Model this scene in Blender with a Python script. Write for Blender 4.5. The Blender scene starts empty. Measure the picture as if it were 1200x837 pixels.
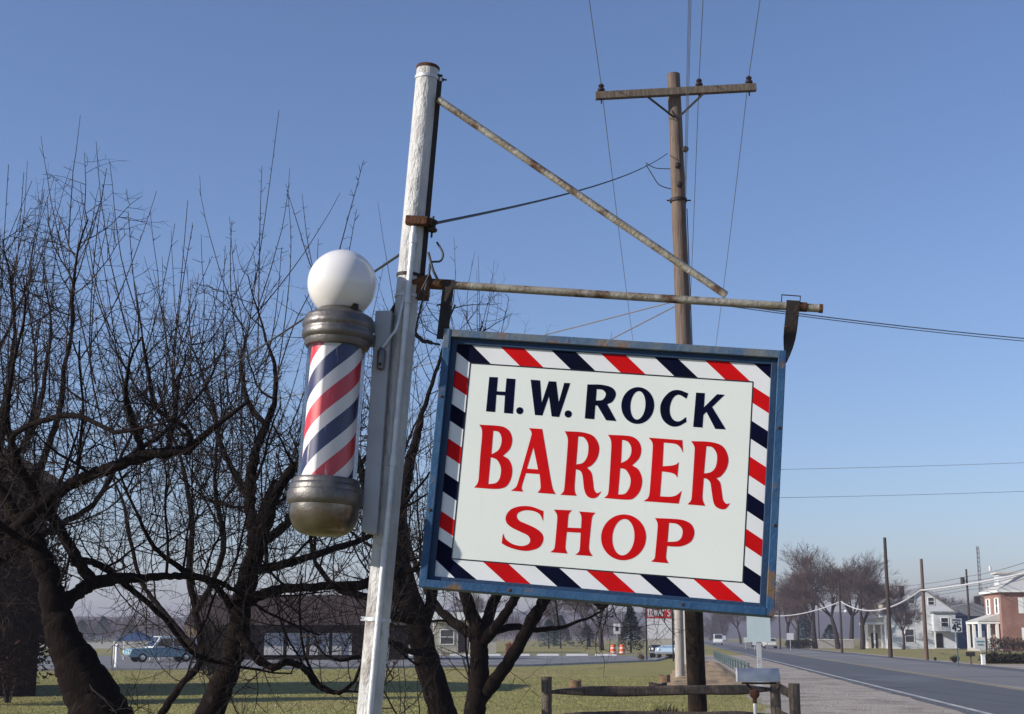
import bpy, bmesh, math, random
from mathutils import Vector, Matrix, noise
from mathutils.geometry import tessellate_polygon
R = math.radians
scene = bpy.context.scene
COL = scene.collection

# ------------------------------------------------------------------ camera geometry
EYE = Vector((0, 0, 1.65)); FPX = 1667.0; HZ = 746.0
PITCH = math.atan((HZ - 418.5) / FPX)
FWD = Vector((0, math.cos(PITCH), math.sin(PITCH))); UP = Vector((0, -math.sin(PITCH), math.cos(PITCH)))
def ray(px, py): return Vector((1, 0, 0)) * ((px - 600) / FPX) + UP * ((418.5 - py) / FPX) + FWD
def at(px, py, Y):
    d = ray(px, py); return EYE + d * (Y / d.y)
def gx(px, Y): return at(px, HZ, Y).x                      # east position seen at column px, Y metres ahead
ROAD_A = R(6.385)                                           # the road runs 6.4 degrees right of straight ahead
RD = Vector((math.sin(ROAD_A), math.cos(ROAD_A), 0)); RN = Vector((RD.y, -RD.x, 0))
def rp(n, s, z=0): return RN * n + RD * s + Vector((0, 0, z))

# ------------------------------------------------------------------ materials
def nodes(name):
    m = bpy.data.materials.new(name); m.use_nodes = True
    nt = m.node_tree; return m, nt, nt.nodes['Principled BSDF']
def nd(nt, typ, **kw):
    n = nt.nodes.new(typ)
    for k, v in kw.items():
        if k in n.inputs: n.inputs[k].default_value = v
        else: setattr(n, k, v)
    return n
def c4(c): return (c[0], c[1], c[2], 1)
def noise_fac(nt, scale, lo, hi, stretch=(1, 1, 1), detail=6, rough=.6, seed=0):
    tc = nd(nt, 'ShaderNodeTexCoord'); mp = nd(nt, 'ShaderNodeMapping')
    mp.inputs['Scale'].default_value = stretch; mp.inputs['Location'].default_value = (seed * 3.7, seed * 1.3, seed * 7.1)
    nt.links.new(tc.outputs['Object'], mp.inputs['Vector'])
    n = nd(nt, 'ShaderNodeTexNoise', Scale=scale, Detail=detail, Roughness=rough)
    nt.links.new(mp.outputs[0], n.inputs['Vector'])
    mr = nd(nt, 'ShaderNodeMapRange'); mr.inputs[1].default_value = lo; mr.inputs[2].default_value = hi
    nt.links.new(n.outputs[0], mr.inputs[0])
    return mr.outputs[0]
def mixc(nt, fac, a, b):
    m = nd(nt, 'ShaderNodeMix', data_type='RGBA')
    nt.links.new(fac, m.inputs[0])
    for s, v in ((6, a), (7, b)):
        if isinstance(v, (tuple, list)): m.inputs[s].default_value = c4(v)
        else: nt.links.new(v, m.inputs[s])
    return m.outputs[2]
def mat(name, c1, c2=None, scale=6, rough=.75, metal=0, bump=0, bscale=None, stretch=(1, 1, 1), c3=None, s3=1.5, lo3=.55, hi3=.7,
        lo=.35, hi=.65, spec=.4, sss=0):
    m, nt, b = nodes(name)
    b.inputs['Roughness'].default_value = rough; b.inputs['Metallic'].default_value = metal
    b.inputs['Specular IOR Level'].default_value = spec
    if sss:
        b.inputs['Subsurface Weight'].default_value = sss; b.inputs['Subsurface Radius'].default_value = (.06, .055, .05)
    col = None
    if c2 is None: c2 = tuple(v * .8 for v in c1)
    col = mixc(nt, noise_fac(nt, scale, lo, hi, stretch), c1, c2)
    if c3: col = mixc(nt, noise_fac(nt, s3, lo3, hi3, stretch, seed=3), col, c3)
    nt.links.new(col, b.inputs['Base Color'])
    if bump:
        f = noise_fac(nt, bscale or scale * 3, 0, 1, stretch, seed=5)
        bp = nd(nt, 'ShaderNodeBump', Strength=min(1, bump), Distance=.02 if bump <= 1 else .02 * bump)
        nt.links.new(f, bp.inputs['Height']); nt.links.new(bp.outputs[0], b.inputs['Normal'])
    return m
M = {}
M['pole_paint'] = mat('pole_paint', (.60, .59, .575), (.42, .415, .41), 13, .5, .05, 1, 40, (1, 1, .45), c3=(.22, .18, .155), s3=9, lo3=.58, hi3=.70)
M['galv'] = mat('galvanised', (.62, .63, .63), (.48, .49, .5), 18, .45, .35, .15, 60, c3=(.35, .33, .3), s3=5, lo3=.6, hi3=.8)
M['rust'] = mat('rusty_steel', (.11, .042, .019), (.04, .02, .013), 25, .85, .2, .5, 80, c3=(.17, .075, .03), s3=12)
M['black_iron'] = mat('black_iron', (.015, .014, .014), (.035, .022, .016), 30, .6, .3, .3, 90)
M['old_pipe'] = mat('rusty_pipe', (.34, .325, .285), (.19, .155, .11), 20, .6, .25, .4, 90, (1, 1, 1), c3=(.085, .04, .02), s3=11, lo3=.5, hi3=.62)
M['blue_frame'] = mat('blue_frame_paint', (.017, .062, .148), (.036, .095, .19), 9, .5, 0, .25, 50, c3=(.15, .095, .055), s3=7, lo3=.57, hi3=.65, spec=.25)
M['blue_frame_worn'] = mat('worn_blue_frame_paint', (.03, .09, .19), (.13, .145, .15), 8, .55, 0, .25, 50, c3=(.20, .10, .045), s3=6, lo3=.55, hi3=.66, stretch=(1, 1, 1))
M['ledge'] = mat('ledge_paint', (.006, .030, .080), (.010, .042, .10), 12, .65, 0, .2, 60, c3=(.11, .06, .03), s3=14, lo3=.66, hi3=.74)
M['panel_plain'] = mat('panel_white', (.70, .735, .70), (.66, .70, .67), 3, .35, 0, 0, c3=(.54, .58, .53), s3=40, lo3=.70, hi3=.8, spec=.25)
def panel_mat():
    m, nt, b = nodes('sign_panel'); b.inputs['Roughness'].default_value = .36; b.inputs['Specular IOR Level'].default_value = .25
    a = mixc(nt, noise_fac(nt, 2.2, .35, .65), (.735, .76, .715), (.69, .72, .68))
    a = mixc(nt, noise_fac(nt, 9, .60, .80, (1, 1, .10), seed=4), a, (.60, .62, .56))          # rain streaks
    a = mixc(nt, noise_fac(nt, 55, .71, .78, seed=6), a, (.45, .46, .40))                       # specks
    nt.links.new(a, b.inputs['Base Color']); return m
M['panel'] = panel_mat()
M['stripe_white'] = mat('stripe_white', (.72, .73, .73), (.67, .68, .69), 5, .4, spec=.2)
M['red'] = mat('sign_red', (.58, .006, .008), (.44, .004, .006), 4, .55, spec=.06)
M['navy'] = mat('sign_navy', (.003, .004, .024), (.003, .004, .012), 4, .6, spec=.03)
M['blackline'] = mat('outline_black', (.012, .014, .018), None, 6, .3)
M['globe'] = mat('opal_glass', (.72, .70, .695), (.68, .66, .655), 3, .18, 0, 0, spec=.6, sss=.2, c3=(.55, .5, .46), s3=22, lo3=.74, hi3=.85)
M['cast_alu'] = mat('cast_aluminium', (.165, .155, .15), (.115, .105, .10), 16, .42, .65, .15, 60, c3=(.10, .08, .065), s3=8, lo3=.52, hi3=.70)
M['bowl'] = mat('tarnished_bowl', (.27, .25, .225), (.15, .115, .085), 8, .28, .85, .1, 50, c3=(.085, .045, .022), s3=7, lo3=.47, hi3=.63)
M['channel_grey'] = mat('channel_grey', (.36, .37, .40), (.30, .31, .34), 7, .5, .1, .1, 60, c3=(.45, .44, .43), s3=12, lo3=.65, hi3=.75)
M['wire'] = mat('wire_black', (.03, .03, .032), None, 6, .6)
M['wire_pale'] = mat('wire_pale', (.55, .54, .54), None, 6, .5)
M['wire_grey'] = mat('wire_grey', (.16, .16, .17), None, 6, .6)
M['insul'] = mat('brown_glaze', (.03, .016, .012), None, 6, .12, spec=.8)
M['bark'] = mat('apple_bark', (.015, .010, .009), (.007, .005, .005), 24, .95, 0, .8, 60, (1, 1, .4), c3=(.04, .031, .027), s3=11, lo3=.62, hi3=.74, spec=.08)
M['twig'] = mat('apple_twig', (.020, .013, .012), (.011, .008, .008), 9, .8, 0, 0, c3=(.075, .05, .042), s3=3, lo3=.5, hi3=.7, spec=.2)
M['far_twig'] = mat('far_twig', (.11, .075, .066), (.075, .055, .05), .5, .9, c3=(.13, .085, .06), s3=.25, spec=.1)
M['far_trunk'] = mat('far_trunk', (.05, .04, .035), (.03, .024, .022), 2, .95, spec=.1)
M['conifer'] = mat('conifer', (.012, .03, .022), (.02, .045, .035), 1.2, .9, spec=.15)
M['blue_spruce'] = mat('blue_spruce', (.03, .07, .075), (.045, .09, .09), 1.2, .9, spec=.15)
M['hedge_leaf'] = mat('hedge_leaf', (.022, .028, .014), (.04, .032, .02), 2.5, .9, spec=.15)
M['dry_leaf'] = mat('dry_leaf', (.24, .16, .085), (.17, .105, .055), 2.2, .9, c3=(.12, .07, .04), s3=3, spec=.15)
M['rust_leaf'] = mat('rust_leaf', (.26, .08, .025), (.15, .05, .02), 3, .9, spec=.15)
M['brown_leaf'] = mat('brown_leaf', (.045, .022, .015), (.02, .012, .01), 3, .95, spec=.1)
def grain(name, c1, c2, c3, **k): return mat(name, c1, c2, 9, .9, 0, .8, 26, (5, 5, .35), c3=c3, s3=3, spec=.15, **k)
M['wood_rail'] = grain('weathered_rail', (.15, .12, .10), (.075, .058, .048), (.05, .035, .028))
M['wood_post'] = grain('weathered_post', (.20, .16, .13), (.10, .08, .065), (.06, .045, .035))
def util_wood():
    m, nt, b = nodes('utility_pole_wood'); b.inputs['Roughness'].default_value = .9; b.inputs['Specular IOR Level'].default_value = .15
    a = mixc(nt, noise_fac(nt, 7, .35, .65, (6, 6, .25)), (.20, .152, .125), (.115, .086, .07))
    a = mixc(nt, noise_fac(nt, 4, .55, .68, (3, 3, .5), seed=4), a, (.10, .065, .05))
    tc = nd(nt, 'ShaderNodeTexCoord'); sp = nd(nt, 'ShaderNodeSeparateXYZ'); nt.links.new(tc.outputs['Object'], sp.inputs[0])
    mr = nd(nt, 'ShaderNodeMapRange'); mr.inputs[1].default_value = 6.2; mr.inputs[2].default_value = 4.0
    nt.links.new(sp.outputs[2], mr.inputs[0])          # tree shade on the lower pole, painted into the wood colour by height
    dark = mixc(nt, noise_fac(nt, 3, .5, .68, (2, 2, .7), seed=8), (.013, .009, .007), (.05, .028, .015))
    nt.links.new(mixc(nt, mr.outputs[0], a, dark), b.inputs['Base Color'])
    bp = nd(nt, 'ShaderNodeBump', Strength=.8, Distance=.02); nt.links.new(noise_fac(nt, 14, 0, 1, (6, 6, .3)), bp.inputs['Height'])
    nt.links.new(bp.outputs[0], b.inputs['Normal']); return m
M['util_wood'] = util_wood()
M['pale_pole'] = mat('pale_pole_wood', (.42, .38, .34), (.30, .27, .24), 6, .9, 0, .5, 20, (5, 5, .3), spec=.15)
M['far_pole'] = mat('far_pole_wood', (.075, .055, .045), (.045, .035, .03), 3, .95, stretch=(3, 3, .3), spec=.1)
M['brown_pole'] = mat('brown_pole_wood', (.16, .11, .085), (.10, .07, .055), 3, .95, stretch=(3, 3, .3), spec=.1)
M['white_wall'] = mat('white_siding', (.62, .64, .67), (.52, .54, .57), 1.5, .7, 0, .2, 8, (.3, .3, 6))
M['cream_wall'] = mat('cream_wall', (.46, .43, .37), (.40, .37, .32), 1.5, .8)
M['white_trim'] = mat('white_trim', (.8, .8, .78), (.75, .75, .73), 3, .6)
M['blue_wall'] = mat('blue_siding', (.03, .11, .21), (.025, .09, .17), 2, .7)
M['grey_roof'] = mat('grey_shingle', (.22, .22, .23), (.15, .15, .16), 4, .9, 0, .4, 10)
M['light_roof'] = mat('light_shingle', (.52, .51, .48), (.44, .43, .41), 4, .85, 0, .3, 10)
M['brown_roof'] = mat('brown_shingle', (.04, .021, .016), (.022, .013, .011), 3, .9, 0, .5, 9)
M['dark_siding'] = mat('dark_siding', (.018, .010, .008), (.008, .005, .005), 4, .95, 0, .5, 10, (1, 1, 4), spec=.03)
M['stone'] = mat('tan_stone', (.30, .22, .14), (.20, .15, .10), 2.5, .9, 0, .6, 5)
M['glass'] = mat('dark_pane', (.03, .035, .045), (.02, .025, .03), 1, .08, spec=.8)
M['dull_panel'] = mat('dull_white_panel', (.46, .46, .48), (.38, .38, .40), 2, .7)
M['wire_faint'] = mat('wire_faint', (.30, .31, .34), None, 6, .6)
M['shutter'] = mat('pale_shutter', (.62, .60, .56), None, 3, .7)
M['car_white'] = mat('car_white', (.74, .75, .74), None, 1, .25, spec=.6)
M['car_teal'] = mat('car_teal', (.09, .27, .34), None, 1, .25, spec=.6)
M['car_pale_teal'] = mat('car_pale_teal', (.20, .36, .42), None, 1, .25, spec=.6)
M['car_dark'] = mat('car_dark', (.02, .02, .024), None, 1, .25, spec=.6)
M['car_pale_blue'] = mat('car_pale_blue', (.34, .46, .58), None, 1, .25, spec=.6)
M['car_cream'] = mat('car_cream', (.62, .60, .52), None, 1, .25, spec=.6)
M['tyre'] = mat('tyre', (.015, .015, .016), None, 5, .85)
M['chrome'] = mat('chrome', (.6, .6, .6), None, 4, .2, .9)
M['sign_back'] = mat('sign_back', (.56, .66, .66), (.50, .60, .61), 2, .4, .1)
M['orange'] = mat('orange_barrel', (.75, .13, .03), (.65, .10, .03), 4, .6)
M['far_sign_red'] = mat('far_sign_red', (.50, .035, .03), (.40, .03, .03), 2, .4)
M['sign_blank'] = mat('sign_board_white', (.66, .65, .66), (.60, .59, .60), 3, .5)
M['guard_green'] = mat('guard_rail_green', (.10, .15, .15), (.07, .11, .11), 4, .6, .1, c3=(.22, .2, .18), s3=7, lo3=.6, hi3=.7)
M['mail_grey'] = mat('mailbox_zinc', (.25, .29, .36), (.20, .23, .29), 6, .42, .35, .1, 30)
M['concrete'] = mat('concrete', (.46, .43, .40), (.36, .34, .32), 3, .9, 0, .3, 14)
M['lamp_glass'] = mat('lamp_glass', (.85, .85, .82), None, 3, .3)
M['tent_blue'] = mat('canopy_blue', (.035, .065, .15), None, 2, .8)
M['stump_wood'] = mat('stump_wood', (.19, .12, .07), (.10, .06, .035), 8, .95, 0, .6, 20)
M['dark_stump'] = mat('dark_stump_wood', (.04, .027, .02), (.025, .018, .014), 8, .95, 0, .6, 20)
def glass_shell():
    m = bpy.data.materials.new('clear_glass_cylinder'); m.use_nodes = True; nt = m.node_tree; nt.nodes.clear()
    out = nd(nt, 'ShaderNodeOutputMaterial'); mx = nd(nt, 'ShaderNodeMixShader'); tr = nd(nt, 'ShaderNodeBsdfTransparent'); gl = nd(nt, 'ShaderNodeBsdfGlossy', Roughness=.13)
    tr.inputs[0].default_value = (.95, .95, .96, 1)
    lw = nd(nt, 'ShaderNodeLayerWeight', Blend=.25); ma = nd(nt, 'ShaderNodeMath', operation='MULTIPLY'); ma.inputs[1].default_value = .8; ad_ = nd(nt, 'ShaderNodeMath', operation='ADD'); ad_.inputs[1].default_value = .02
    nt.links.new(lw.outputs['Fresnel'], ma.inputs[0]); nt.links.new(ma.outputs[0], ad_.inputs[0]); nt.links.new(ad_.outputs[0], mx.inputs[0])
    nt.links.new(tr.outputs[0], mx.inputs[1]); nt.links.new(gl.outputs[0], mx.inputs[2]); nt.links.new(mx.outputs[0], out.inputs[0]); return m
M['shell'] = glass_shell()

# ------------------------------------------------------------------ mesh builder
class MB:
    def __init__(s): s.v = []; s.f = []; s.mi = []
    def face(s, pts, mi=0):
        k = len(s.v); s.v += [tuple(p) for p in pts]; s.f.append(tuple(range(k, k + len(pts)))); s.mi.append(mi)
    def box(s, c, d, X=None, rz=0, mi=0):
        T = X if X is not None else Matrix.Translation(c) @ Matrix.Rotation(rz, 4, 'Z')
        if X is not None: T = X @ Matrix.Translation(c)
        k = len(s.v)
        for x in (-.5, .5):
            for y in (-.5, .5):
                for z in (-.5, .5): s.v.append(tuple(T @ Vector((x * d[0], y * d[1], z * d[2]))))
        for q in ((0, 1, 3, 2), (4, 6, 7, 5), (0, 4, 5, 1), (2, 3, 7, 6), (0, 2, 6, 4), (1, 5, 7, 3)): s.f.append(tuple(k + i for i in q)); s.mi.append(mi)
        return s
    def span(s, a, b, mi=0):
        return s.box([(a[i] + b[i]) / 2 for i in range(3)], [abs(b[i] - a[i]) for i in range(3)], mi=mi)
    def beam(s, p, q, w, h, roll=0, mi=0):
        p = Vector(p); q = Vector(q); d = q - p; L = d.length; y = d.normalized()
        x = y.cross(Vector((0, 0, 1)));  x = Vector((1, 0, 0)) if x.length < 1e-4 else x.normalized()
        z = x.cross(y); T = Matrix((x, y, z)).transposed().to_4x4(); T.translation = (p + q) / 2
        return s.box((0, 0, 0), (w, L, h), X=T @ Matrix.Rotation(roll, 4, 'Y'), mi=mi)
    def tube(s, pts, rad, n=6, cap=True, mi=0):
        k0 = len(s.v); N = len(pts); pts = [Vector(p) for p in pts]
        if not isinstance(rad, (list, tuple)): rad = [rad] * N
        d = (pts[1] - pts[0]).normalized(); a = d.orthogonal().normalized()
        for i, p in enumerate(pts):
            if i == 0: d = pts[1] - pts[0]
            elif i == N - 1: d = pts[i] - pts[i - 1]
            else: d = pts[i + 1] - pts[i - 1]
            if d.length < 1e-9: d = Vector((0, 0, 1))
            d.normalize(); a = a - d * a.dot(d)
            a = a.normalized() if a.length > 1e-6 else d.orthogonal().normalized()
            b = d.cross(a); r = rad[i]
            for j in range(n):
                t = 2 * math.pi * j / n; s.v.append(tuple(p + a * (r * math.cos(t)) + b * (r * math.sin(t))))
        for i in range(N - 1):
            for j in range(n):
                j2 = (j + 1) % n; s.f.append((k0 + i * n + j, k0 + i * n + j2, k0 + (i + 1) * n + j2, k0 + (i + 1) * n + j)); s.mi.append(mi)
        if cap:
            s.f.append(tuple(k0 + j for j in reversed(range(n)))); s.f.append(tuple(k0 + (N - 1) * n + j for j in range(n))); s.mi += [mi, mi]
        return s
    def lathe(s, o, axis, prof, n=32, mi=0):
        o = Vector(o); ax = Vector(axis).normalized(); a = ax.orthogonal().normalized(); b = ax.cross(a); k0 = len(s.v)
        for h, r in prof:
            for j in range(n):
                t = 2 * math.pi * j / n; s.v.append(tuple(o + ax * h + (a * math.cos(t) + b * math.sin(t)) * max(r, 1e-4)))
        for i in range(len(prof) - 1):
            for j in range(n):
                j2 = (j + 1) % n; s.f.append((k0 + i * n + j, k0 + i * n + j2, k0 + (i + 1) * n + j2, k0 + (i + 1) * n + j)); s.mi.append(mi)
        s.f.append(tuple(k0 + j for j in reversed(range(n)))); s.f.append(tuple(k0 + (len(prof) - 1) * n + j for j in range(n))); s.mi += [mi, mi]
        return s
    def prism(s, poly, y0, y1, X=None, mi=0):      # outline in local x/z, pushed from y0 to y1
        T = X or Matrix(); k = len(s.v); n = len(poly)
        for y in (y0, y1): s.v += [tuple(T @ Vector((p[0], y, p[1]))) for p in poly]
        s.f.append(tuple(k + i for i in range(n))); s.f.append(tuple(k + n + i for i in reversed(range(n)))); s.mi += [mi, mi]
        for i in range(n):
            j = (i + 1) % n; s.f.append((k + j, k + i, k + n + i, k + n + j)); s.mi.append(mi)
        return s
ORG = {}
def link(o): COL.objects.link(o); return o
def build(mb, name, m, parent=None, sharp=38, flat=False, origin=None):
    me = bpy.data.meshes.new(name)
    off = ORG[parent.name] if parent is not None else Vector(origin or (0, 0, 0))
    v = mb.v if off.length == 0 else [(p[0] - off.x, p[1] - off.y, p[2] - off.z) for p in mb.v]
    me.from_pydata(v, [], mb.f)
    ms = m if isinstance(m, list) else [m]
    for x in ms: me.materials.append(x)
    if len(ms) > 1: me.polygons.foreach_set('material_index', mb.mi)
    if not flat:
        me.polygons.foreach_set('use_smooth', [True] * len(mb.f)); me.set_sharp_from_angle(angle=R(sharp))
    me.update()
    o = link(bpy.data.objects.new(name, me)); o.parent = parent
    if parent is None: o.location = off
    ORG[o.name] = off
    return o
def tag(o, label=None, cat=None, group=None, kind=None):
    for k, v in (('label', label), ('category', cat), ('group', group), ('kind', kind)):
        if v: o[k] = v
    return o
def thing(name, label, cat, loc=(0, 0, 0), group=None):
    o = link(bpy.data.objects.new(name, None)); o.location = loc; o.empty_display_size = .2
    ORG[o.name] = Vector(loc); return tag(o, label, cat, group)
def dup(root, loc, rz=None, label=None, sc=None):
    def cp(o, par):
        c = o.copy(); COL.objects.link(c)
        if par is not None: c.parent = par
        for ch in list(o.children): cp(ch, c)
        return c
    kids = list(root.children)
    r = root.copy(); COL.objects.link(r)
    for ch in kids: cp(ch, r)
    r.location = loc
    if rz is not None: r.rotation_euler.z = rz
    if sc is not None: r.scale = (sc, sc, sc) if not isinstance(sc, tuple) else sc
    if label: r['label'] = label
    return r
def smooth_outline(pts, k=4):                       # (x, y) = on a curve, (x, y, 1) = a corner
    n = len(pts); out = []
    for i in range(n):
        p0, p1, p2, p3 = pts[(i - 1) % n], pts[i], pts[(i + 1) % n], pts[(i + 2) % n]
        c1, c2 = len(p1) > 2, len(p2) > 2
        a = Vector(p1[:2]); b = Vector(p2[:2]); out.append(a)
        if c1 and c2: continue
        ta = (b - a) if c1 else (b - Vector(p0[:2])) * .5
        tb = (b - a) if c2 else (Vector(p3[:2]) - a) * .5
        L = (b - a).length
        ta = ta.normalized() * min(ta.length, L * 1.1) if ta.length else ta; tb = tb.normalized() * min(tb.length, L * 1.1) if tb.length else tb
        for j in range(1, k):
            t = j / k; t2 = t * t; t3 = t2 * t
            out.append(a * (2 * t3 - 3 * t2 + 1) + ta * (t3 - 2 * t2 + t) + b * (-2 * t3 + 3 * t2) + tb * (t3 - t2))
    return out
# ------------------------------------------------------------------ the hanging sign, its post and the barber pole
SX = Matrix(((0.9923268, 0.0874328, 0.0874248, 0.33042), (-0.0902157, 0.9955173, 0.0283965, 5.1), (-0.0845501, -0.0360657, 0.9957663, 2.2461558), (0, 0, 0, 1)))
SXI = SX.inverted()
def S(u, y, w): return SX @ Vector((u, y, w))
def sp(px, py, y):                                  # point on the sign's own plane, y metres behind its face
    n = SX.to_3x3() @ Vector((0, 1, 0)); o = S(0, y, 0); d = ray(px, py)
    return EYE + d * ((o - EYE).dot(n) / d.dot(n))
SR = (SX.to_3x3() @ Vector((1, 0, 0))); SN = (SX.to_3x3() @ Vector((0, 1, 0))); SU = (SX.to_3x3() @ Vector((0, 0, 1)))

W2, H2 = .628, .4765
sign = thing('hanging_sign', 'white barber shop sign in worn blue frame with a red, white and navy border', 'shop sign', S(0, .06, H2))
def ssp(mb, a, b, mi=0): 
    c = [(a[i] + b[i]) / 2 for i in range(3)]; return mb.box(c, [abs(b[i] - a[i]) for i in range(3)], X=SX, mi=mi)
b = MB(); bw = .028
ssp(b, (-W2, 0, -H2), (-W2 + bw, .12, H2)); ssp(b, (W2 - bw, 0, -H2), (W2, .12, H2))
ssp(b, (-W2 + bw, .0015, H2 - bw), (W2 - bw, .1185, H2), 1); ssp(b, (-W2 + bw, -.0015, -H2), (W2 - bw, .1185, -H2 + bw))
ssp(b, (-W2 - .0012, -.0012, H2 - .075), (-W2 + bw * .8, .05, H2 + .001), 1)      # scraped paint at the top of the left bar
ssp(b, (-W2 + bw, .1, -H2 + bw), (W2 - bw, .112, H2 - bw))
fr = build(b, 'frame', [M['blue_frame'], M['blue_frame_worn']], sign, flat=True)
bv = fr.modifiers.new('edge', 'BEVEL'); bv.width = .0022; bv.segments = 2
for u, w in ((-W2 + .014, .22), (-W2 + .014, -.2), (W2 - .014, .19), (W2 - .014, -.16), (-.3, -H2 + .014), (.31, -H2 + .014)):
    b = MB(); b.lathe(S(u, .002, w), -SN, [(0, .0065), (.004, .006), (.006, .003)], 10); build(b, 'screw', M['rust'], sign)
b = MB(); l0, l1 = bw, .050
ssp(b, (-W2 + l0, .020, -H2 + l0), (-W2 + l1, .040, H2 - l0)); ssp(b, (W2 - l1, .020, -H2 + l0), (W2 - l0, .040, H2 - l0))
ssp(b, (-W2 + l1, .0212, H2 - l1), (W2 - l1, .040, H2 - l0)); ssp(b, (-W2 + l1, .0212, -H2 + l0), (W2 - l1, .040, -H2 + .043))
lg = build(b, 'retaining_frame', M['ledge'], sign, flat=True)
bv = lg.modifiers.new('edge', 'BEVEL'); bv.width = .0015; bv.segments = 1
PY = .031
b = MB(); ssp(b, (-.595, PY, -.45), (.595, PY + .006, .45)); build(b, 'panel', M['panel'], sign, flat=True)
# border: quads on the panel face
IX0, IX1, IW0, IW1 = -.523, .516, -.366, .3585
OX0, OX1, OW0, OW1 = -.582, .582, -.440, .430
b = MB(); yb = PY - .0004
def q(pts, mi, dy=0): b.face([S(u, yb - dy, w) for u, w in pts], mi)
for pts in (((OX0, OW1), (OX1, OW1), (IX1, IW1), (IX0, IW1)), ((OX1, OW1), (OX1, OW0), (IX1, IW0), (IX1, IW1)),
            ((OX1, OW0), (OX0, OW0), (IX0, IW0), (IX1, IW0)), ((OX0, OW0), (OX0, OW1), (IX0, IW1), (IX0, IW0))): q(pts[::-1], 0)
RED, NAV = 1, 2
for a, c, mi in ((-.336, -.248, RED), (-.147, -.056, NAV), (.037, .128, RED), (.233, .319, NAV), (.418, .507, RED)):
    q([(a, IW1), (c, IW1), (c - .083, OW1), (a - .083, OW1)], mi, .0003)
q([(IX0, IW1), (-.444, IW1), (-.526, OW1), (OX0, OW1), (OX0, .400)], NAV, .0003)
for a, c, mi in ((-.411, -.319, RED), (-.224, -.136, NAV), (-.039, .055, RED), (.151, .245, NAV), (.340, .436, RED)):
    q([(c, IW0), (a, IW0), (a + .098, OW0), (c + .098, OW0)], mi, .0003)
for a, c, mi in ((.298, .234, RED), (.170, .106, NAV), (.040, -.023, RED), (-.088, -.157, NAV), (-.228, -.286, RED)):
    q([(IX0, c), (IX0, a), (OX0, a + .033), (OX0, c + .033)], mi, .0003)
q([(IX0, IW0), (IX0, -.330), (OX0, -.297), (OX0, -.372), (OX0 + .086, OW0), (-.415, OW0)], NAV, .0003)
for a, c, mi in ((.342, .282, RED), (.216, .150, NAV), (.085, .017, RED), (-.047, -.111, NAV), (-.175, -.236, RED)):
    q([(IX1, a), (IX1, c), (OX1, c - .038), (OX1, a - .038)], mi, .0003)
q([(IX1, -.304), (IX1, IW0), (OX1, IW0 - .042), (OX1, -.342)], NAV, .0003)
q([(.512, OW1), (OX1, .372), (OX1, OW1)], NAV, .0003)
build(b, 'border_stripes', [M['stripe_white'], M['red'], M['navy']], sign, flat=True)
b = MB(); t = .0022
for p0, p1 in (((IX0, IW1), (IX1, IW1)), ((IX0, IW0), (IX1, IW0)), ((IX0, IW0), (IX0, IW1)), ((IX1, IW0), (IX1, IW1))):
    hz = p0[1] == p1[1]
    e = [(p0[0] - (0 if hz else t), p0[1] - (t if hz else 0)), (p1[0] + (0 if hz else t), p1[1] - (t if hz else 0)) if hz else (p0[0] + t, p0[1]), (p1[0] + (0 if hz else t), p1[1] + (t if hz else 0)), (p0[0], p0[1] + t) if hz else (p1[0] - t, p1[1])]
    b.face([S(u, yb - .0006 - (.0002 if hz else 0), w) for u, w in e])
build(b, 'border_outline', M['blackline'], sign, flat=True)
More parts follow.
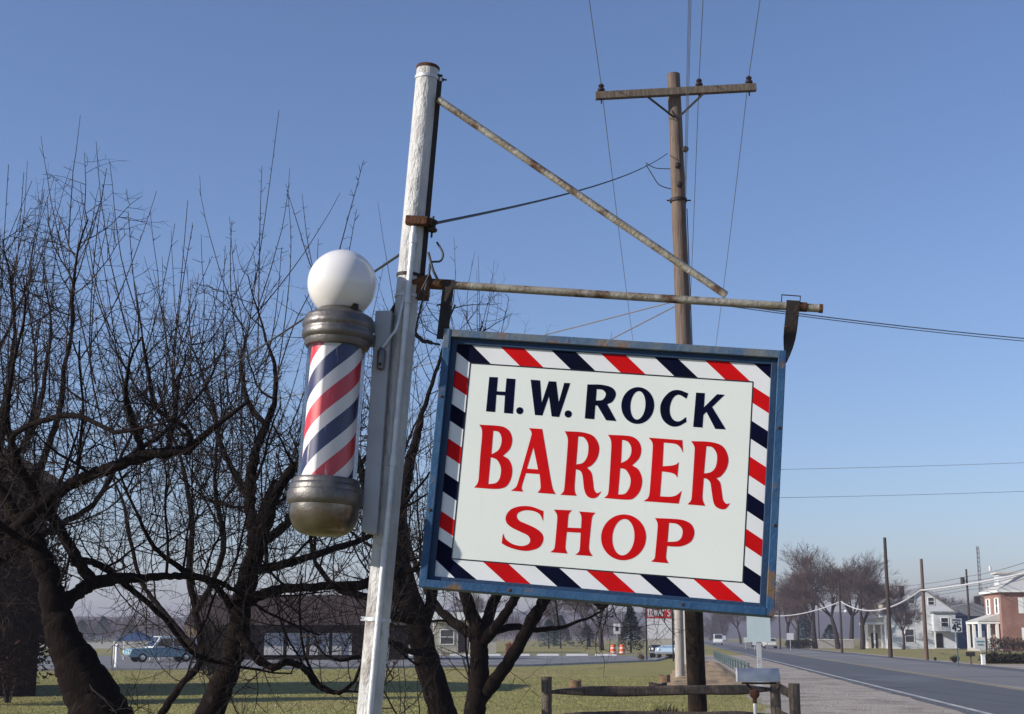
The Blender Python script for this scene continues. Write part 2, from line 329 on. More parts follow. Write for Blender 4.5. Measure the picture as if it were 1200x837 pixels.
NAVY_LETTERS = [
 [[(-447.9,310.9,1),(-415.8,311.8,1),(-415.5,259.0,1),(-383.5,259.3,1),(-383.6,310.1,1),(-350.2,309.8,1),(-348.2,178.8,1),(-381.5,179.7,1),(-383.5,245.0,1),(-415.6,245.3,1),(-414.2,180.6,1),(-448.1,180.8,1)]],
 [[(-310.9,193.1),(-311.5,188.0),(-313.9,183.5),(-317.9,180.3),(-322.8,179.0),(-327.8,179.6),(-332.3,182.2),(-335.5,186.3),(-336.9,191.2),(-336.4,196.3),(-333.9,200.8),(-329.9,204.0),(-325.1,205.3),(-320.0,204.7),(-315.5,202.1),(-312.4,198.0)]],
 [[(-132.3,193.5),(-132.9,188.3),(-135.4,183.7),(-139.5,180.5),(-144.4,179.1),(-149.6,179.8),(-154.1,182.4),(-157.3,186.6),(-158.7,191.6),(-158.1,196.8),(-155.6,201.4),(-151.5,204.6),(-146.6,206.0),(-141.4,205.3),(-136.9,202.7),(-133.7,198.6)]],
 [[(-293.9,311.1,1),(-258.8,310.9,1),(-246.0,227.4,1),(-226.7,309.8,1),(-199.4,310.4,1),(-183.6,233.1,1),(-169.2,307.9,1),(-147.0,308.2,1),(-177.9,178.7,1),(-205.2,179.3,1),(-221.5,253.7,1),(-239.6,180.1,1),(-266.9,180.1,1)]],
 [[(-83.7,307.7,1),(-32.5,310.2),(6.8,302.0),(22.9,279.4),(13.3,251.1),(-6.0,238.9,1),(32.0,178.8,1),(-5.5,179.0,1),(-41.2,231.5,1),(-48.9,231.0,1),(-48.9,179.9,1),(-83.7,180.3,1)],[(-48.6,292.3,1),(-26.3,290.8),(-13.6,275.9),(-23.6,254.5),(-48.4,249.8,1)]],
 [[(164.8,240.8),(159.8,214.7),(146.5,192.9),(126.9,178.4),(104.1,173.6),(81.4,179.2),(62.3,194.4),(49.7,216.8),(45.5,243.1),(50.5,269.2),(63.8,291.3),(83.5,305.8),(106.5,310.6),(129.2,304.9),(148.3,289.6),(160.8,267.1)],[(133.0,242.1),(130.6,222.0),(124.4,205.0),(115.4,193.7),(104.9,189.9),(94.6,194.1),(86.0,205.7),(80.4,222.9),(78.7,243.2),(81.1,263.4),(87.3,280.5),(96.3,291.8),(106.8,295.7),(117.1,291.4),(125.8,279.7),(131.3,262.4)]],
 [[(285.1,300.1,1),(250.1,309.9),(220.8,302.4),(196.1,273.5),(187.0,238.9),(197.5,199.0),(225.4,176.0),(255.1,175.5),(284.9,193.8,1),(282.5,211.8,1),(260.5,194.7),(239.2,197.2),(224.7,217.8),(222.2,248.1),(232.1,279.4),(251.2,292.3),(279.8,279.3,1)]],
 [[(313.3,304.8,1),(344.9,305.0,1),(344.7,252.0,1),(389.1,304.0,1),(416.8,303.9,1),(374.1,255.5,1),(427.6,176.4,1),(389.7,175.7,1),(354.8,235.9,1),(344.3,223.6,1),(343.7,177.1,1),(310.2,177.4,1)]],
]
RED_LETTERS = [
 [[(-468.3,129.6,1),(-386.6,129.6),(-356.6,115.1),(-342.4,84.1),(-347.6,48.5),(-370.5,21.3,1),(-347.1,7.1),(-333.0,-23.6),(-334.6,-61.7),(-350.9,-91.4),(-384.7,-102.1),(-465.5,-103.2,1),(-455.5,-88.5),(-452.1,-70.6),(-454.1,18.3),(-454.3,88.8),(-457.9,114.2)],[(-414.9,110.9,1),(-394.1,107.2),(-382.2,87.6),(-381.8,62.0),(-391.1,38.9),(-413.8,23.2,1)],[(-415.4,12.3,1),(-391.1,3.9),(-374.7,-23.5),(-374.7,-58.4),(-386.7,-79.6),(-415.1,-86.8,1)]],
 [[(-284.8,129.9,1),(-236.0,130.2,1),(-186.7,-63.2),(-178.4,-87.7),(-167.6,-104.5,1),(-233.4,-104.5,1),(-225.1,-91.3),(-224.3,-78.6),(-231.6,-36.3,1),(-282.0,-36.3,1),(-291.0,-77.4),(-292.2,-93.2),(-285.5,-104.7,1),(-330.9,-104.4,1),(-315.0,-91.8),(-308.2,-75.5),(-273.2,105.1),(-275.6,117.7)],[(-262.5,61.1,1),(-238.7,-19.7,1),(-279.6,-19.6,1)]],
 [[(-153.0,127.9,1),(-88.7,128.7),(-47.0,117.0),(-24.3,81.7),(-26.8,40.3),(-45.2,10.5),(-61.4,0.4,1),(-44.4,-17.9),(-36.4,-48.7),(-30.6,-76.5),(-19.0,-89.4),(-2.8,-81.3,1),(-18.0,-103.8),(-37.4,-109.6),(-55.6,-100.4),(-66.8,-76.1),(-75.1,-32.8),(-84.0,-14.5),(-102.0,-8.3,1),(-101.6,-69.4),(-98.7,-91.1),(-91.4,-105.0,1),(-150.6,-105.7,1),(-139.8,-92.4),(-137.7,-72.1),(-138.3,86.1),(-142.0,108.2)],[(-102.6,112.3,1),(-81.0,109.4),(-64.0,85.2),(-63.4,44.0),(-77.1,17.6),(-102.1,8.8,1)]],
 [[(5.1,126.4,1),(86.6,126.9),(115.4,112.2),(128.6,83.0),(123.6,49.1),(100.5,20.7,1),(124.6,5.8),(139.4,-29.6),(134.3,-69.8),(112.0,-99.2),(83.0,-105.4),(7.5,-105.2,1),(19.7,-91.7),(22.3,-65.0),(20.3,81.7),(16.4,108.4)],[(57.2,111.3,1),(78.1,106.1),(92.0,87.0),(92.5,60.2),(80.8,39.3),(59.3,25.7,1)],[(58.0,7.5,1),(78.7,2.4),(97.2,-26.2),(96.2,-59.4),(81.5,-83.7),(56.9,-88.9,1)]],
 [[(152.7,126.3,1),(274.5,125.8,1),(279.3,80.6,1),(267.6,99.8),(249.2,110.5),(207.7,112.2,1),(209.3,25.5,1),(237.9,29.6),(257.1,35.7),(266.4,45.0,1),(264.6,-11.6,1),(256.1,-1.0),(239.4,4.4),(207.9,6.7,1),(207.1,-84.0,1),(241.6,-82.7),(264.0,-76.4),(283.1,-58.5,1),(274.9,-105.2,1),(149.8,-105.6,1),(164.0,-93.9),(169.2,-73.7),(169.9,86.0),(167.0,109.2)]],
 [[(306.1,124.7,1),(376.1,126.5),(419.2,114.3),(441.5,75.9),(438.4,35.9),(418.7,4.6),(404.2,-3.1,1),(418.0,-18.6),(424.8,-47.7),(431.7,-80.0),(443.4,-92.2),(456.8,-89.9,1),(444.3,-109.2),(428.4,-113.7),(408.6,-106.7),(397.9,-89.2),(389.3,-50.4),(383.1,-21.2),(370.7,-8.9),(358.8,-6.5,1),(358.1,-72.5),(361.0,-88.7),(369.7,-105.8,1),(306.8,-105.4,1),(318.2,-90.0),(320.2,-68.8),(320.6,90.3),(318.3,106.9)],[(361.3,110.0,1),(383.7,107.0),(400.7,82.9),(400.3,43.0),(385.4,18.7),(358.5,10.0,1)]],
 [[(-206.7,-169.0,1),(-205.1,-204.2,1),(-219.0,-182.0),(-243.2,-171.8),(-273.3,-171.5),(-295.9,-181.3),(-301.3,-196.3),(-290.0,-210.8),(-259.0,-221.7),(-224.5,-235.6),(-203.0,-253.7),(-199.1,-276.6),(-212.4,-300.7),(-244.4,-314.5),(-277.5,-316.4),(-318.0,-309.1),(-347.1,-296.9,1),(-345.7,-260.3,1),(-333.9,-280.6),(-305.8,-296.3),(-272.2,-300.2),(-249.8,-290.5),(-245.7,-275.6),(-255.6,-261.2),(-283.2,-250.1),(-317.8,-236.2),(-338.2,-217.9),(-339.6,-194.6),(-323.5,-171.4),(-291.2,-158.2),(-251.2,-156.4)]],
 [[(-169.4,-160.8,1),(-104.4,-158.5,1),(-113.4,-170.5),(-115.7,-183.9),(-115.3,-221.7,1),(-66.5,-219.9,1),(-67.9,-183.6),(-71.6,-170.6),(-79.0,-160.5,1),(-19.3,-160.5,1),(-28.4,-172.5),(-31.2,-187.3),(-33.5,-279.9),(-30.0,-299.4),(-17.6,-316.1,1),(-80.1,-316.5,1),(-68.4,-305.7),(-65.5,-292.3),(-66.5,-236.4,1),(-116.7,-237.7,1),(-117.5,-286.6),(-115.8,-299.6),(-108.0,-314.1,1),(-170.1,-314.5,1),(-157.8,-303.0),(-155.2,-286.3),(-154.5,-196.9),(-157.4,-177.2)]],
 [[(164.0,-262.1),(149.5,-290.6),(125.6,-311.5),(95.9,-321.7),(64.9,-319.6),(37.3,-305.5),(17.2,-281.5),(7.7,-251.3),(10.4,-219.3),(24.8,-190.6),(48.9,-169.5),(78.8,-159.3),(110.0,-161.5),(137.7,-175.8),(157.7,-200.0),(166.9,-230.3)],[(126.0,-240.5),(122.5,-265.3),(113.6,-286.2),(100.7,-300.1),(85.6,-305.0),(70.7,-299.9),(58.2,-285.8),(50.0,-264.7),(47.4,-239.8),(50.7,-214.9),(59.6,-193.9),(72.6,-179.8),(87.8,-175.0),(102.8,-180.1),(115.3,-194.4),(123.4,-215.6)]],
 [[(194.4,-163.2,1),(284.7,-161.4),(321.3,-173.1),(336.7,-201.4),(328.3,-234.9),(296.9,-255.0),(264.6,-259.5),(243.8,-259.2,1),(242.3,-297.2),(244.8,-306.8),(252.2,-319.9,1),(190.2,-319.0,1),(201.3,-308.3),(203.6,-293.8),(205.9,-198.6),(204.0,-178.9)],[(245.1,-176.4,1),(272.7,-178.2),(293.3,-195.0),(293.6,-221.2),(279.7,-238.7),(244.2,-244.8,1)]],
]
def letter_mesh(L):
    b = MB()
    for loops in L:
        lp = [[Vector((p.x, p.y, 0)) for p in smooth_outline(x, 5)] for x in loops]
        tri = tessellate_polygon(lp); fl = [p for x in lp for p in x]; k = len(b.v)
        b.v += [tuple(S(p.x / 1000, PY - .0008, p.y / 1000)) for p in fl]
        for t in tri:
            a, c, d = (fl[i] for i in t)
            up = (c - a).cross(d - a).z > 0
            b.f.append(tuple(k + i for i in (t if up else t[::-1]))); b.mi.append(0)
    return b
build(letter_mesh(NAVY_LETTERS), 'lettering', M['navy'], sign, flat=True)
build(letter_mesh(RED_LETTERS), 'lettering', M['red'], sign, flat=True)
# hangers
for hx, tw in ((-.636, 0), (.648, 1)):
    b = MB(); n = 9; pts = []
    for i in range(n):
        t_ = i / (n - 1); w = .678 + (H2 - .03 - .678) * t_; a = R(86) * max(0, (t_ - .45) / .55) if tw else 0
        hw = .021 if not tw else .024; du = hw * math.cos(a); dy = hw * math.sin(a)
        uo = hx - .004 * t_ - (0 if not tw else .013 * t_ ** 2)
        th = .004
        k = len(b.v); y0 = .045
        nx, ny = -math.sin(a) * th, math.cos(a) * th
        b.v += [tuple(S(uo - du + nx, y0 - dy - ny, w)), tuple(S(uo + du + nx, y0 + dy - ny, w)), tuple(S(uo + du - nx, y0 + dy + ny, w)), tuple(S(uo - du - nx, y0 - dy + ny, w))]
        if i:
            for j in range(4): b.f.append((k - 4 + j, k - 4 + (j + 1) % 4, k + (j + 1) % 4, k + j)); b.mi.append(0)
    b.f += [(3, 2, 1, 0), tuple(len(b.v) - 4 + j for j in range(4))]; b.mi += [0, 0]
    hg = build(b, 'hanger', M['black_iron'], sign)
    b = MB(); bolt = S(hx - .012, .03, .57); b.tube([bolt, bolt - SN * .02 + SR * -.012, bolt - SN * .024 - SR * .02 - SU * .008], [.004, .003, .002], 6)
    build(b, 'hook', M['rust'], hg)
b = MB(); P = [S(.606, .06, .655), S(.607, .06, .702), S(.675, .06, .701), S(.673, .06, .650)]
b.tube(P, .0026, 6); build(b, 'hanger_bail', M['black_iron'], sign)
b = MB(); b.tube([S(.625, .06, .66), S(.70, .06, .66)], .0182, 14); build(b, 'hanger_sleeve', M['rust'], sign)

# --- post
pt, pb = sp(501.5, 80, .07), sp(432.5, 837, .07)
pd = (pb - pt).normalized(); foot = pt + pd * (pt.z / -pd.z)
post = thing('sign_post', 'leaning whitewashed steel pole with a rusty arm and diagonal brace carrying the barber sign', 'sign post', foot)
PR = .0442
def onpost(py):                                     # axis point of the post at picture row py
    t = (py - 80) / 757.0; a = pt.lerp(pb, t); return a
b = MB(); n = 26; L = [foot.lerp(pt, i / n) for i in range(n + 1)]
b.tube(L, PR, 32); build(b, 'pole', M['pole_paint'], post)
b = MB(); b.lathe(pt - pd * -.004, -pd, [(-.004, PR + .0015), (.006, PR + .003), (.010, PR), (.014, PR * .6)], 32); build(b, 'cap', M['rust'], post)
for py, mt in ((94, 'galv'), (341, 'black_iron'), (366, 'galv'), (736, 'galv')):
    b = MB(); o = onpost(py); b.lathe(o, -pd, [(-.006, PR), (-.006, PR + .004), (.006, PR + .004), (.006, PR)], 32)
    x = SR * (PR + .002); b.box((0, 0, 0), (.03, .012, .016), X=Matrix.Translation(o + x * (1 if py < 400 else -1)) @ SX.to_3x3().to_4x4())
    cl = build(b, 'band_clamp', M[mt], post)
    b = MB(); e = o + x * (1.05 if py < 400 else -1.05); b.tube([e - SR * .01, e + SR * (.030 if py < 400 else -.012)], .0035, 6); b.tube([e + SR * (.012 if py < 400 else -.008), e + SR * (.018 if py < 400 else -.014)], .007, 6)
    build(b, 'bolt', M['black_iron'], cl)
b = MB(); b.beam(onpost(88) + SR * (PR + .004) - SN * .002, onpost(338) + SR * (PR + .004) - SN * .002, .010, .024); build(b, 'back_strip', M['black_iron'], post, flat=True)
cd = [onpost(y) + SR * .012 - SN * (PR + .010) for y in (287, 300, 420, 560, 700, 837)]
cd.append(foot + SR * .012 - SN * (PR + .010)); cd = [cd[0] + SN * .012] + cd
b = MB(); b.tube(cd, .0115, 14); build(b, 'conduit', M['galv'], post)
for y in (300, 372, 560): b = MB(); b.lathe(onpost(y) + SR * .012 - SN * (PR + .010), -pd, [(-.02, .0115), (-.02, .0145), (.02, .0145), (.02, .0115)], 14); build(b, 'conduit_coupling', M['galv'], post)
o = onpost(278)
b = MB(); b.box((.02, -PR - .004, 0), (.085, .034, .034), X=Matrix.Translation(o) @ SX.to_3x3().to_4x4()); b.box((.065, -PR + .018, .002), (.028, .05, .030), X=Matrix.Translation(o) @ SX.to_3x3().to_4x4())
br = build(b, 'service_bracket', M['rust'], post, flat=True); bv = br.modifiers.new('edge', 'BEVEL'); bv.width = .004; bv.segments = 2
b = MB(); spo = o + SR * .078 - SN * (PR - .02); b.lathe(spo - SU * .034, SU, [(0, .010), (.004, .019), (.012, .020), (.018, .013), (.030, .012), (.036, .020), (.044, .020), (.05, .010)], 20); b.tube([spo - SU * .055, spo + SU * .03], .004, 8)
build(b, 'spool_insulator', M['black_iron'], post)
ax0, ax1 = S(-.700, .06, .662), S(.756, .06, .6585)
b = MB(); L = [ax0.lerp(ax1, i / 12) for i in range(13)]; b.tube(L, .0155, 16); build(b, 'arm', M['old_pipe'], post)
b = MB(); b.lathe(ax1, ax1 - ax0, [(-.012, .0155), (-.012, .0172), (.002, .0172), (.002, .011)], 16); build(b, 'end_cap', M['rust'], post)
b = MB(); b0, b1 = sp(514, 117, .06), sp(851, 346, .06); b.tube([b0.lerp(b1, i / 10) for i in range(11)], .0142, 14); build(b, 'brace', M['old_pipe'], post)
b = MB(); b.lathe(ax0 + SR * .005, SR, [(-.03, .010), (-.03, .02), (.03, .021), (.05, .017)], 12); b.box((-.035, 0, -.02), (.05, .03, .09), X=Matrix.Translation(ax0) @ SX.to_3x3().to_4x4()); b.beam(onpost(352) + SR * .02 - SN * (PR - .01), ax0 + SR * -.01 + SU * .03, .012, .02)
build(b, 'arm_bracket', M['rust'], post)
# --- cables at the post
def catenary(p, q_, sag, n=14):
    p = Vector(p); q_ = Vector(q_); return [p.lerp(q_, i / n) - Vector((0, 0, sag * 4 * (i / n) * (1 - i / n))) for i in range(n + 1)]
def curve_pts(P, k=6):
    P = [Vector(p) for p in P]; out = []
    for i in range(len(P) - 1):
        p0, p1, p2, p3 = P[max(0, i - 1)], P[i], P[i + 1], P[min(len(P) - 1, i + 2)]
        for j in range(k):
            t = j / k; out.append(.5 * ((2 * p1) + (p2 - p0) * t + (2 * p0 - 5 * p1 + 4 * p2 - p3) * t * t + (3 * p1 - p0 - 3 * p2 + p3) * t ** 3))
    return out + [P[-1]]
b = MB(); b.tube(curve_pts([sp(512, 284, .05), sp(519, 297, .04), sp(516, 306, .04), sp(505, 308, .03), sp(503, 320, .02), sp(497, 345, .015), sp(489, 378, .02), sp(488, 392, .03), sp(496, 399, .05), sp(505, 402, .05), sp(516, 404, .06)]), .0042, 8)
b.tube(curve_pts([sp(502, 296, .03), sp(507, 315, .02), sp(510, 322, .02), sp(514, 330, .03)]), .005, 8)
b.tube(curve_pts([sp(503, 322, .0), sp(496, 336, .0), sp(489, 350, .0)]), .0035, 8)
rng = random.Random(4)
for t_ in range(9):                                   # lumps of tape on the lower lead
    p_ = curve_pts([sp(488, 392, .03), sp(496, 399, .05), sp(505, 402, .05), sp(516, 404, .06)], 4)[t_]; b.lathe(p_ - SR * .006, SR + SU * rng.uniform(-.6, .4), [(0, .004), (.004, .008), (.009, .0085), (.013, .004)], 8)
tag(build(b, 'power_cable', M['wire'], origin=sp(502, 296, .03)), 'black taped power cable looping from the post bracket down to the sign corner', 'cable')

# --- barber pole
YB = -.035
B0, G0 = sp(377.5, 628, YB), sp(401, 333, YB); ba = (G0 - B0).normalized(); k_ = (G0 - B0).length / 295.0
bp = thing('barber_pole', 'striped barber pole with white globe top and tarnished metal ends on the leaning post', 'barber pole', B0)
def lat(prof, o=B0, n=40): 
    b = MB(); return b.lathe(o, ba, [(h * k_, r * k_) for h, r in prof], n)
build(lat([(0, 12), (0.6, 20), (3, 27), (7, 32), (13, 36), (20, 38.5), (28, 39.6), (35, 39.8)]), 'bottom_bowl', M['bowl'], bp)
build(lat([(33, 40), (35, 42), (39, 43.2), (46, 43.4), (49, 42.6), (50, 41.2), (54, 41), (57, 40), (58, 38.6), (62, 38.2), (64, 36.5), (64.5, 33)]), 'lower_collar', M['cast_alu'], bp)
build(lat([(217, 34), (217.5, 36.5), (221, 38), (225, 38.4), (227, 40.8), (230, 41.8), (235, 41.8), (237, 40.6), (239, 40.8), (241, 42.2), (246, 42.2), (248, 40.8), (251, 40.6), (254, 39), (256, 35.5), (258, 31), (262, 26), (267, 22), (268, 20)]), 'top_cap', M['cast_alu'], bp)
prof = [(295 + 40.5 * math.sin(R(a)), 40.5 * math.cos(R(a))) for a in range(-62, 91, 4)]
build(lat([(258, 18.5)] + prof, n=56), 'globe', M['globe'], bp)
b = MB(); b.tube([B0 + ba * k_ * 262 + SR * k_ * 20 - SN * k_ * 16, B0 + ba * k_ * 268 + SR * k_ * 22 - SN * k_ * 18], [k_ * 5, k_ * 3.4], 10); build(b, 'set_screw', M['black_iron'], bp)
b = MB(); b.lathe(B0, ba, [(62 * k_, 33.6 * k_), (220 * k_, 33.6 * k_)], 48); b.f = b.f[:-2]; b.mi = b.mi[:-2]
build(b, 'glass_cylinder', M['shell'], bp)
def stripe_cylinder():
    nA, r, h0, h1 = 64, 29.5 * k_, 63 * k_, 219 * k_; me = bpy.data.meshes.new('striped_cylinder'); vs = []; fs = []; uv = []
    fr_ = (EYE - B0); fr_ = (fr_ - ba * fr_.dot(ba)).normalized(); rt = ba.cross(fr_) * -1
    if rt.x < 0: rt = -rt
    for i in range(nA + 1):
        t = -math.pi + 2 * math.pi * i / nA
        for h in (h0, h1): vs.append(B0 + ba * h + (fr_ * math.cos(t) + rt * math.sin(t)) * r - ORG[bp.name])
    for i in range(nA): fs.append((2 * i, 2 * i + 2, 2 * i + 3, 2 * i + 1))
    me.from_pydata(vs, [], fs); ul = me.uv_layers.new(name='wrap')
    for p in me.polygons:
        for li, vi in zip(p.loop_indices, p.vertices): ul.data[li].uv = ((vi // 2) / nA - .5, (h0 if vi % 2 == 0 else h1) / k_ / 86.0)
    me.polygons.foreach_set('use_smooth', [True] * len(fs))
    m, nt, bs = nodes('barber_stripes'); bs.inputs['Roughness'].default_value = .45
    uvn = nd(nt, 'ShaderNodeUVMap'); uvn.uv_map = 'wrap'; sx = nd(nt, 'ShaderNodeSeparateXYZ'); nt.links.new(uvn.outputs[0], sx.inputs[0])
    m1 = nd(nt, 'ShaderNodeMath', operation='MULTIPLY_ADD'); m1.inputs[1].default_value = -2; nt.links.new(sx.outputs[0], m1.inputs[0]); nt.links.new(sx.outputs[1], m1.inputs[2])
    m2 = nd(nt, 'ShaderNodeMath', operation='ADD'); m2.inputs[1].default_value = .15 - 115 / 86.0 + 4; nt.links.new(m1.outputs[0], m2.inputs[0])
    m3 = nd(nt, 'ShaderNodeMath', operation='FRACT'); nt.links.new(m2.outputs[0], m3.inputs[0])
    cr = nd(nt, 'ShaderNodeValToRGB'); cr.color_ramp.interpolation = 'CONSTANT'; el = cr.color_ramp.elements
    el[0].position = 0; el[0].color = c4((.010, .014, .085)); el[1].position = .28; el[1].color = c4((.74, .72, .70))
    e = el.new(.50); e.color = c4((.58, .018, .03)); e = el.new(.77); e.color = c4((.74, .72, .70))
    nt.links.new(m3.outputs[0], cr.inputs[0])
    sc_ = mixc(nt, noise_fac(nt, 30, .62, .75, (1, 1, .12)), cr.outputs[0], (.70, .62, .55))
    nt.links.new(sc_, bs.inputs['Base Color']); me.materials.append(m)
    o = link(bpy.data.objects.new('striped_cylinder', me)); o.parent = bp; ORG[o.name] = ORG[bp.name]
stripe_cylinder()
ch = [sp(440, 364, .0), sp(459, 364, .0), sp(441, 627, .0), sp(423, 622, .0)]
b = MB(); k0 = len(b.v); dv = SN * .062
b.v += [tuple(p) for p in ch] + [tuple(p + dv) for p in ch]
b.f += [(3, 2, 1, 0), (4, 5, 6, 7)] + [(i, (i + 1) % 4, (i + 1) % 4 + 4, i + 4) for i in range(4)]; b.mi += [0] * 6
cho = build(b, 'mounting_channel', M['channel_grey'], bp, flat=True); bv = cho.modifiers.new('edge', 'BEVEL'); bv.width = .003; bv.segments = 2
for py in (400, 590): 
    b = MB(); c0 = sp(434 - (py - 400) * .08, py, .0); b.box((0, 0, 0), (.04, .03, .04), X=Matrix.Translation(c0) @ SX.to_3x3().to_4x4())
    build(b, 'bracket', M['cast_alu'], bp, flat=True)
for py in (372, 480, 600): b = MB(); b.beam(sp(456 - (py - 372) * .07, py, .055), onpost(py) - SR * .03, .02, .02); build(b, 'standoff', M['black_iron'], bp, flat=True)
c0 = sp(446.5, 421, -.012); b = MB(); b.lathe(c0 - ba * .04, ba, [(0, .008), (.004, .014), (.05, .0165), (.07, .016), (.078, .010), (.084, .007)], 16)
jb = build(b, 'wiring_fitting', M['cast_alu'], bp)
b = MB(); b.tube(curve_pts([c0 + ba * .04, sp(450, 405, -.012), sp(458, 394, -.01), sp(465, 383, .0), onpost(366) - SN * (PR + .004)]), .0055, 8); build(b, 'wiring_tube', M['galv'], jb)
b = MB(); b.tube([c0 - SN * .012 - ba * .022, c0 - SN * .019 - ba * .022], .006, 12); build(b, 'screw_cover', M['black_iron'], jb)
# ------------------------------------------------------------------ ground, road, lots
def ground_mat():
    m, nt, b = nodes('lawn'); b.inputs['Roughness'].default_value = .95; b.inputs['Specular IOR Level'].default_value = .1
    a = mixc(nt, noise_fac(nt, .9, .38, .62), (.225, .225, .072), (.315, .275, .11))
    a = mixc(nt, noise_fac(nt, 9, .4, .68, seed=2), a, (.18, .18, .058))
    a = mixc(nt, noise_fac(nt, .12, .45, .68, seed=6), a, (.31, .235, .12))
    a = mixc(nt, noise_fac(nt, 34, .5, .8, seed=9), a, (.29, .245, .12))
    nt.links.new(a, b.inputs['Base Color'])
    bp_ = nd(nt, 'ShaderNodeBump', Strength=.8, Distance=.04); nt.links.new(noise_fac(nt, 22, 0, 1, seed=5), bp_.inputs['Height']); nt.links.new(bp_.outputs[0], b.inputs['Normal'])
    return m
M['lawn'] = ground_mat()
def patch_mat(name, c1, c2, c3, s, bump, rough=.95, s3=.5, lo3=.5, hi3=.7): return mat(name, c1, c2, s, rough, 0, bump, s * 2, c3=c3, s3=s3, lo3=lo3, hi3=hi3, spec=.15)
M['gravel'] = patch_mat('gravel_shoulder', (.43, .375, .32), (.30, .26, .225), (.25, .215, .18), 11, 1, s3=.7, lo3=.48, hi3=.62)
M['gravel_stone'] = patch_mat('gravel_stones', (.42, .39, .36), (.26, .24, .22), (.5, .48, .45), 3, .3)
M['dirt'] = patch_mat('dry_dirt', (.36, .26, .165), (.27, .19, .115), (.20, .155, .085), 5, 1, s3=1.1, lo3=.5, hi3=.66)
M['field'] = patch_mat('winter_field', (.40, .37, .30), (.33, .31, .25), (.22, .2, .13), .02, .2, s3=.006)
M['hill'] = patch_mat('wooded_hill', (.070, .058, .058), (.05, .045, .048), (.04, .05, .045), .03, 1, s3=.01)
def asphalt(name, base, seed):
    m, nt, b = nodes(name); b.inputs['Roughness'].default_value = .82; b.inputs['Specular IOR Level'].default_value = .3
    a = mixc(nt, noise_fac(nt, 40, .35, .7, seed=seed), base, tuple(v * .78 for v in base))
    a = mixc(nt, noise_fac(nt, .7, .45, .7, (3, .12, 1), seed=seed + 1), a, tuple(v * .72 for v in base))
    a = mixc(nt, noise_fac(nt, .22, .56, .68, (1, .3, 1), seed=seed + 2), a, tuple(v * 1.25 for v in base))
    nt.links.new(a, b.inputs['Base Color'])
    bp_ = nd(nt, 'ShaderNodeBump', Strength=.5, Distance=.01); nt.links.new(noise_fac(nt, 60, 0, 1), bp_.inputs['Height']); nt.links.new(bp_.outputs[0], b.inputs['Normal']); return m
M['asphalt_dark'] = asphalt('asphalt_new_lane', (.112, .117, .130), 1)
M['asphalt_light'] = asphalt('asphalt_worn_lane', (.20, .193, .195), 4)
M['asphalt_lot'] = asphalt('asphalt_lot', (.20, .195, .20), 7)
M['paint_white'] = mat('road_paint_white', (.50, .49, .47), (.28, .275, .27), 5, .7, stretch=(1, .25, 1))
M['paint_yellow'] = mat('road_paint_yellow', (.46, .34, .16), (.28, .23, .15), 5, .7, stretch=(1, .25, 1))
def sheet(name, pts, m, z, sub=None, kind='structure'):
    b = MB(); b.face([(p[0], p[1], z) for p in pts]); return tag(build(b, name, m, flat=True), kind=kind)
sheet('ground', [(-2600, -60), (2600, -60), (2600, 2900), (-2600, 2900)], M['lawn'], 0)
def strip(name, n0, n1, s0, s1, m, z, wob=0, step=4, seed=1):           # a band along the road
    b = MB(); k = max(2, int((s1 - s0) / step)); rng = random.Random(seed); L = []
    for i in range(k + 1):
        s = s0 + (s1 - s0) * i / k; a = n0 + wob * noise.noise(Vector((s * .35, seed, 0))) + wob * .6 * noise.noise(Vector((s * 1.3, seed, 4))); L.append((rp(a, s, z), rp(n1, s, z)))
    for i in range(k): b.face([L[i][0], L[i][1], L[i + 1][1], L[i + 1][0]])
    return tag(build(b, name, m, flat=True), kind='structure')
strip('gravel_shoulder', 2.1, 6.75, -8, 130, M['gravel'], .006, .55, .4, 3)
strip('road', 6.3, 10.85, -20, 620, M['asphalt_dark'], .014, .16, 1.2, 9)
strip('road', 10.85, 16.2, -20, 620, M['asphalt_light'], .014)
strip('road', 16.2, 17.6, -20, 620, M['asphalt_dark'], .014, 0, 4)
strip('road_edge_line', 6.62, 6.78, -20, 620, M['paint_white'], .018, .02, 3, 5)
strip('road_centre_line', 10.62, 10.74, -20, 620, M['paint_yellow'], .018, .01, 3, 6)
strip('road_centre_line', 10.90, 11.02, -20, 620, M['paint_yellow'], .018, .01, 3, 7)
b = MB()
for i in range(160): b.span((0, 0, 0), (0, 0, 0)) if False else None
kb = [rp(17.6, s) for s in range(-20, 620, 8)]
for i in range(len(kb) - 1):
    p, q_ = kb[i], kb[i + 1]; o = RN * .9
    b.face([p + Vector((0, 0, .02)), p + o + Vector((0, 0, .02)), q_ + o + Vector((0, 0, .02)), q_ + Vector((0, 0, .02))])
tag(build(b, 'gravel_verge', M['gravel'], flat=True), kind='structure')
# side driveway on the far bank, in front of the brick house
b = MB(); b.face([rp(18.5, 78, .008), rp(60, 84, .008), rp(60, 92, .008), rp(18.5, 90, .008)]); tag(build(b, 'driveway', M['gravel'], flat=True), kind='structure')
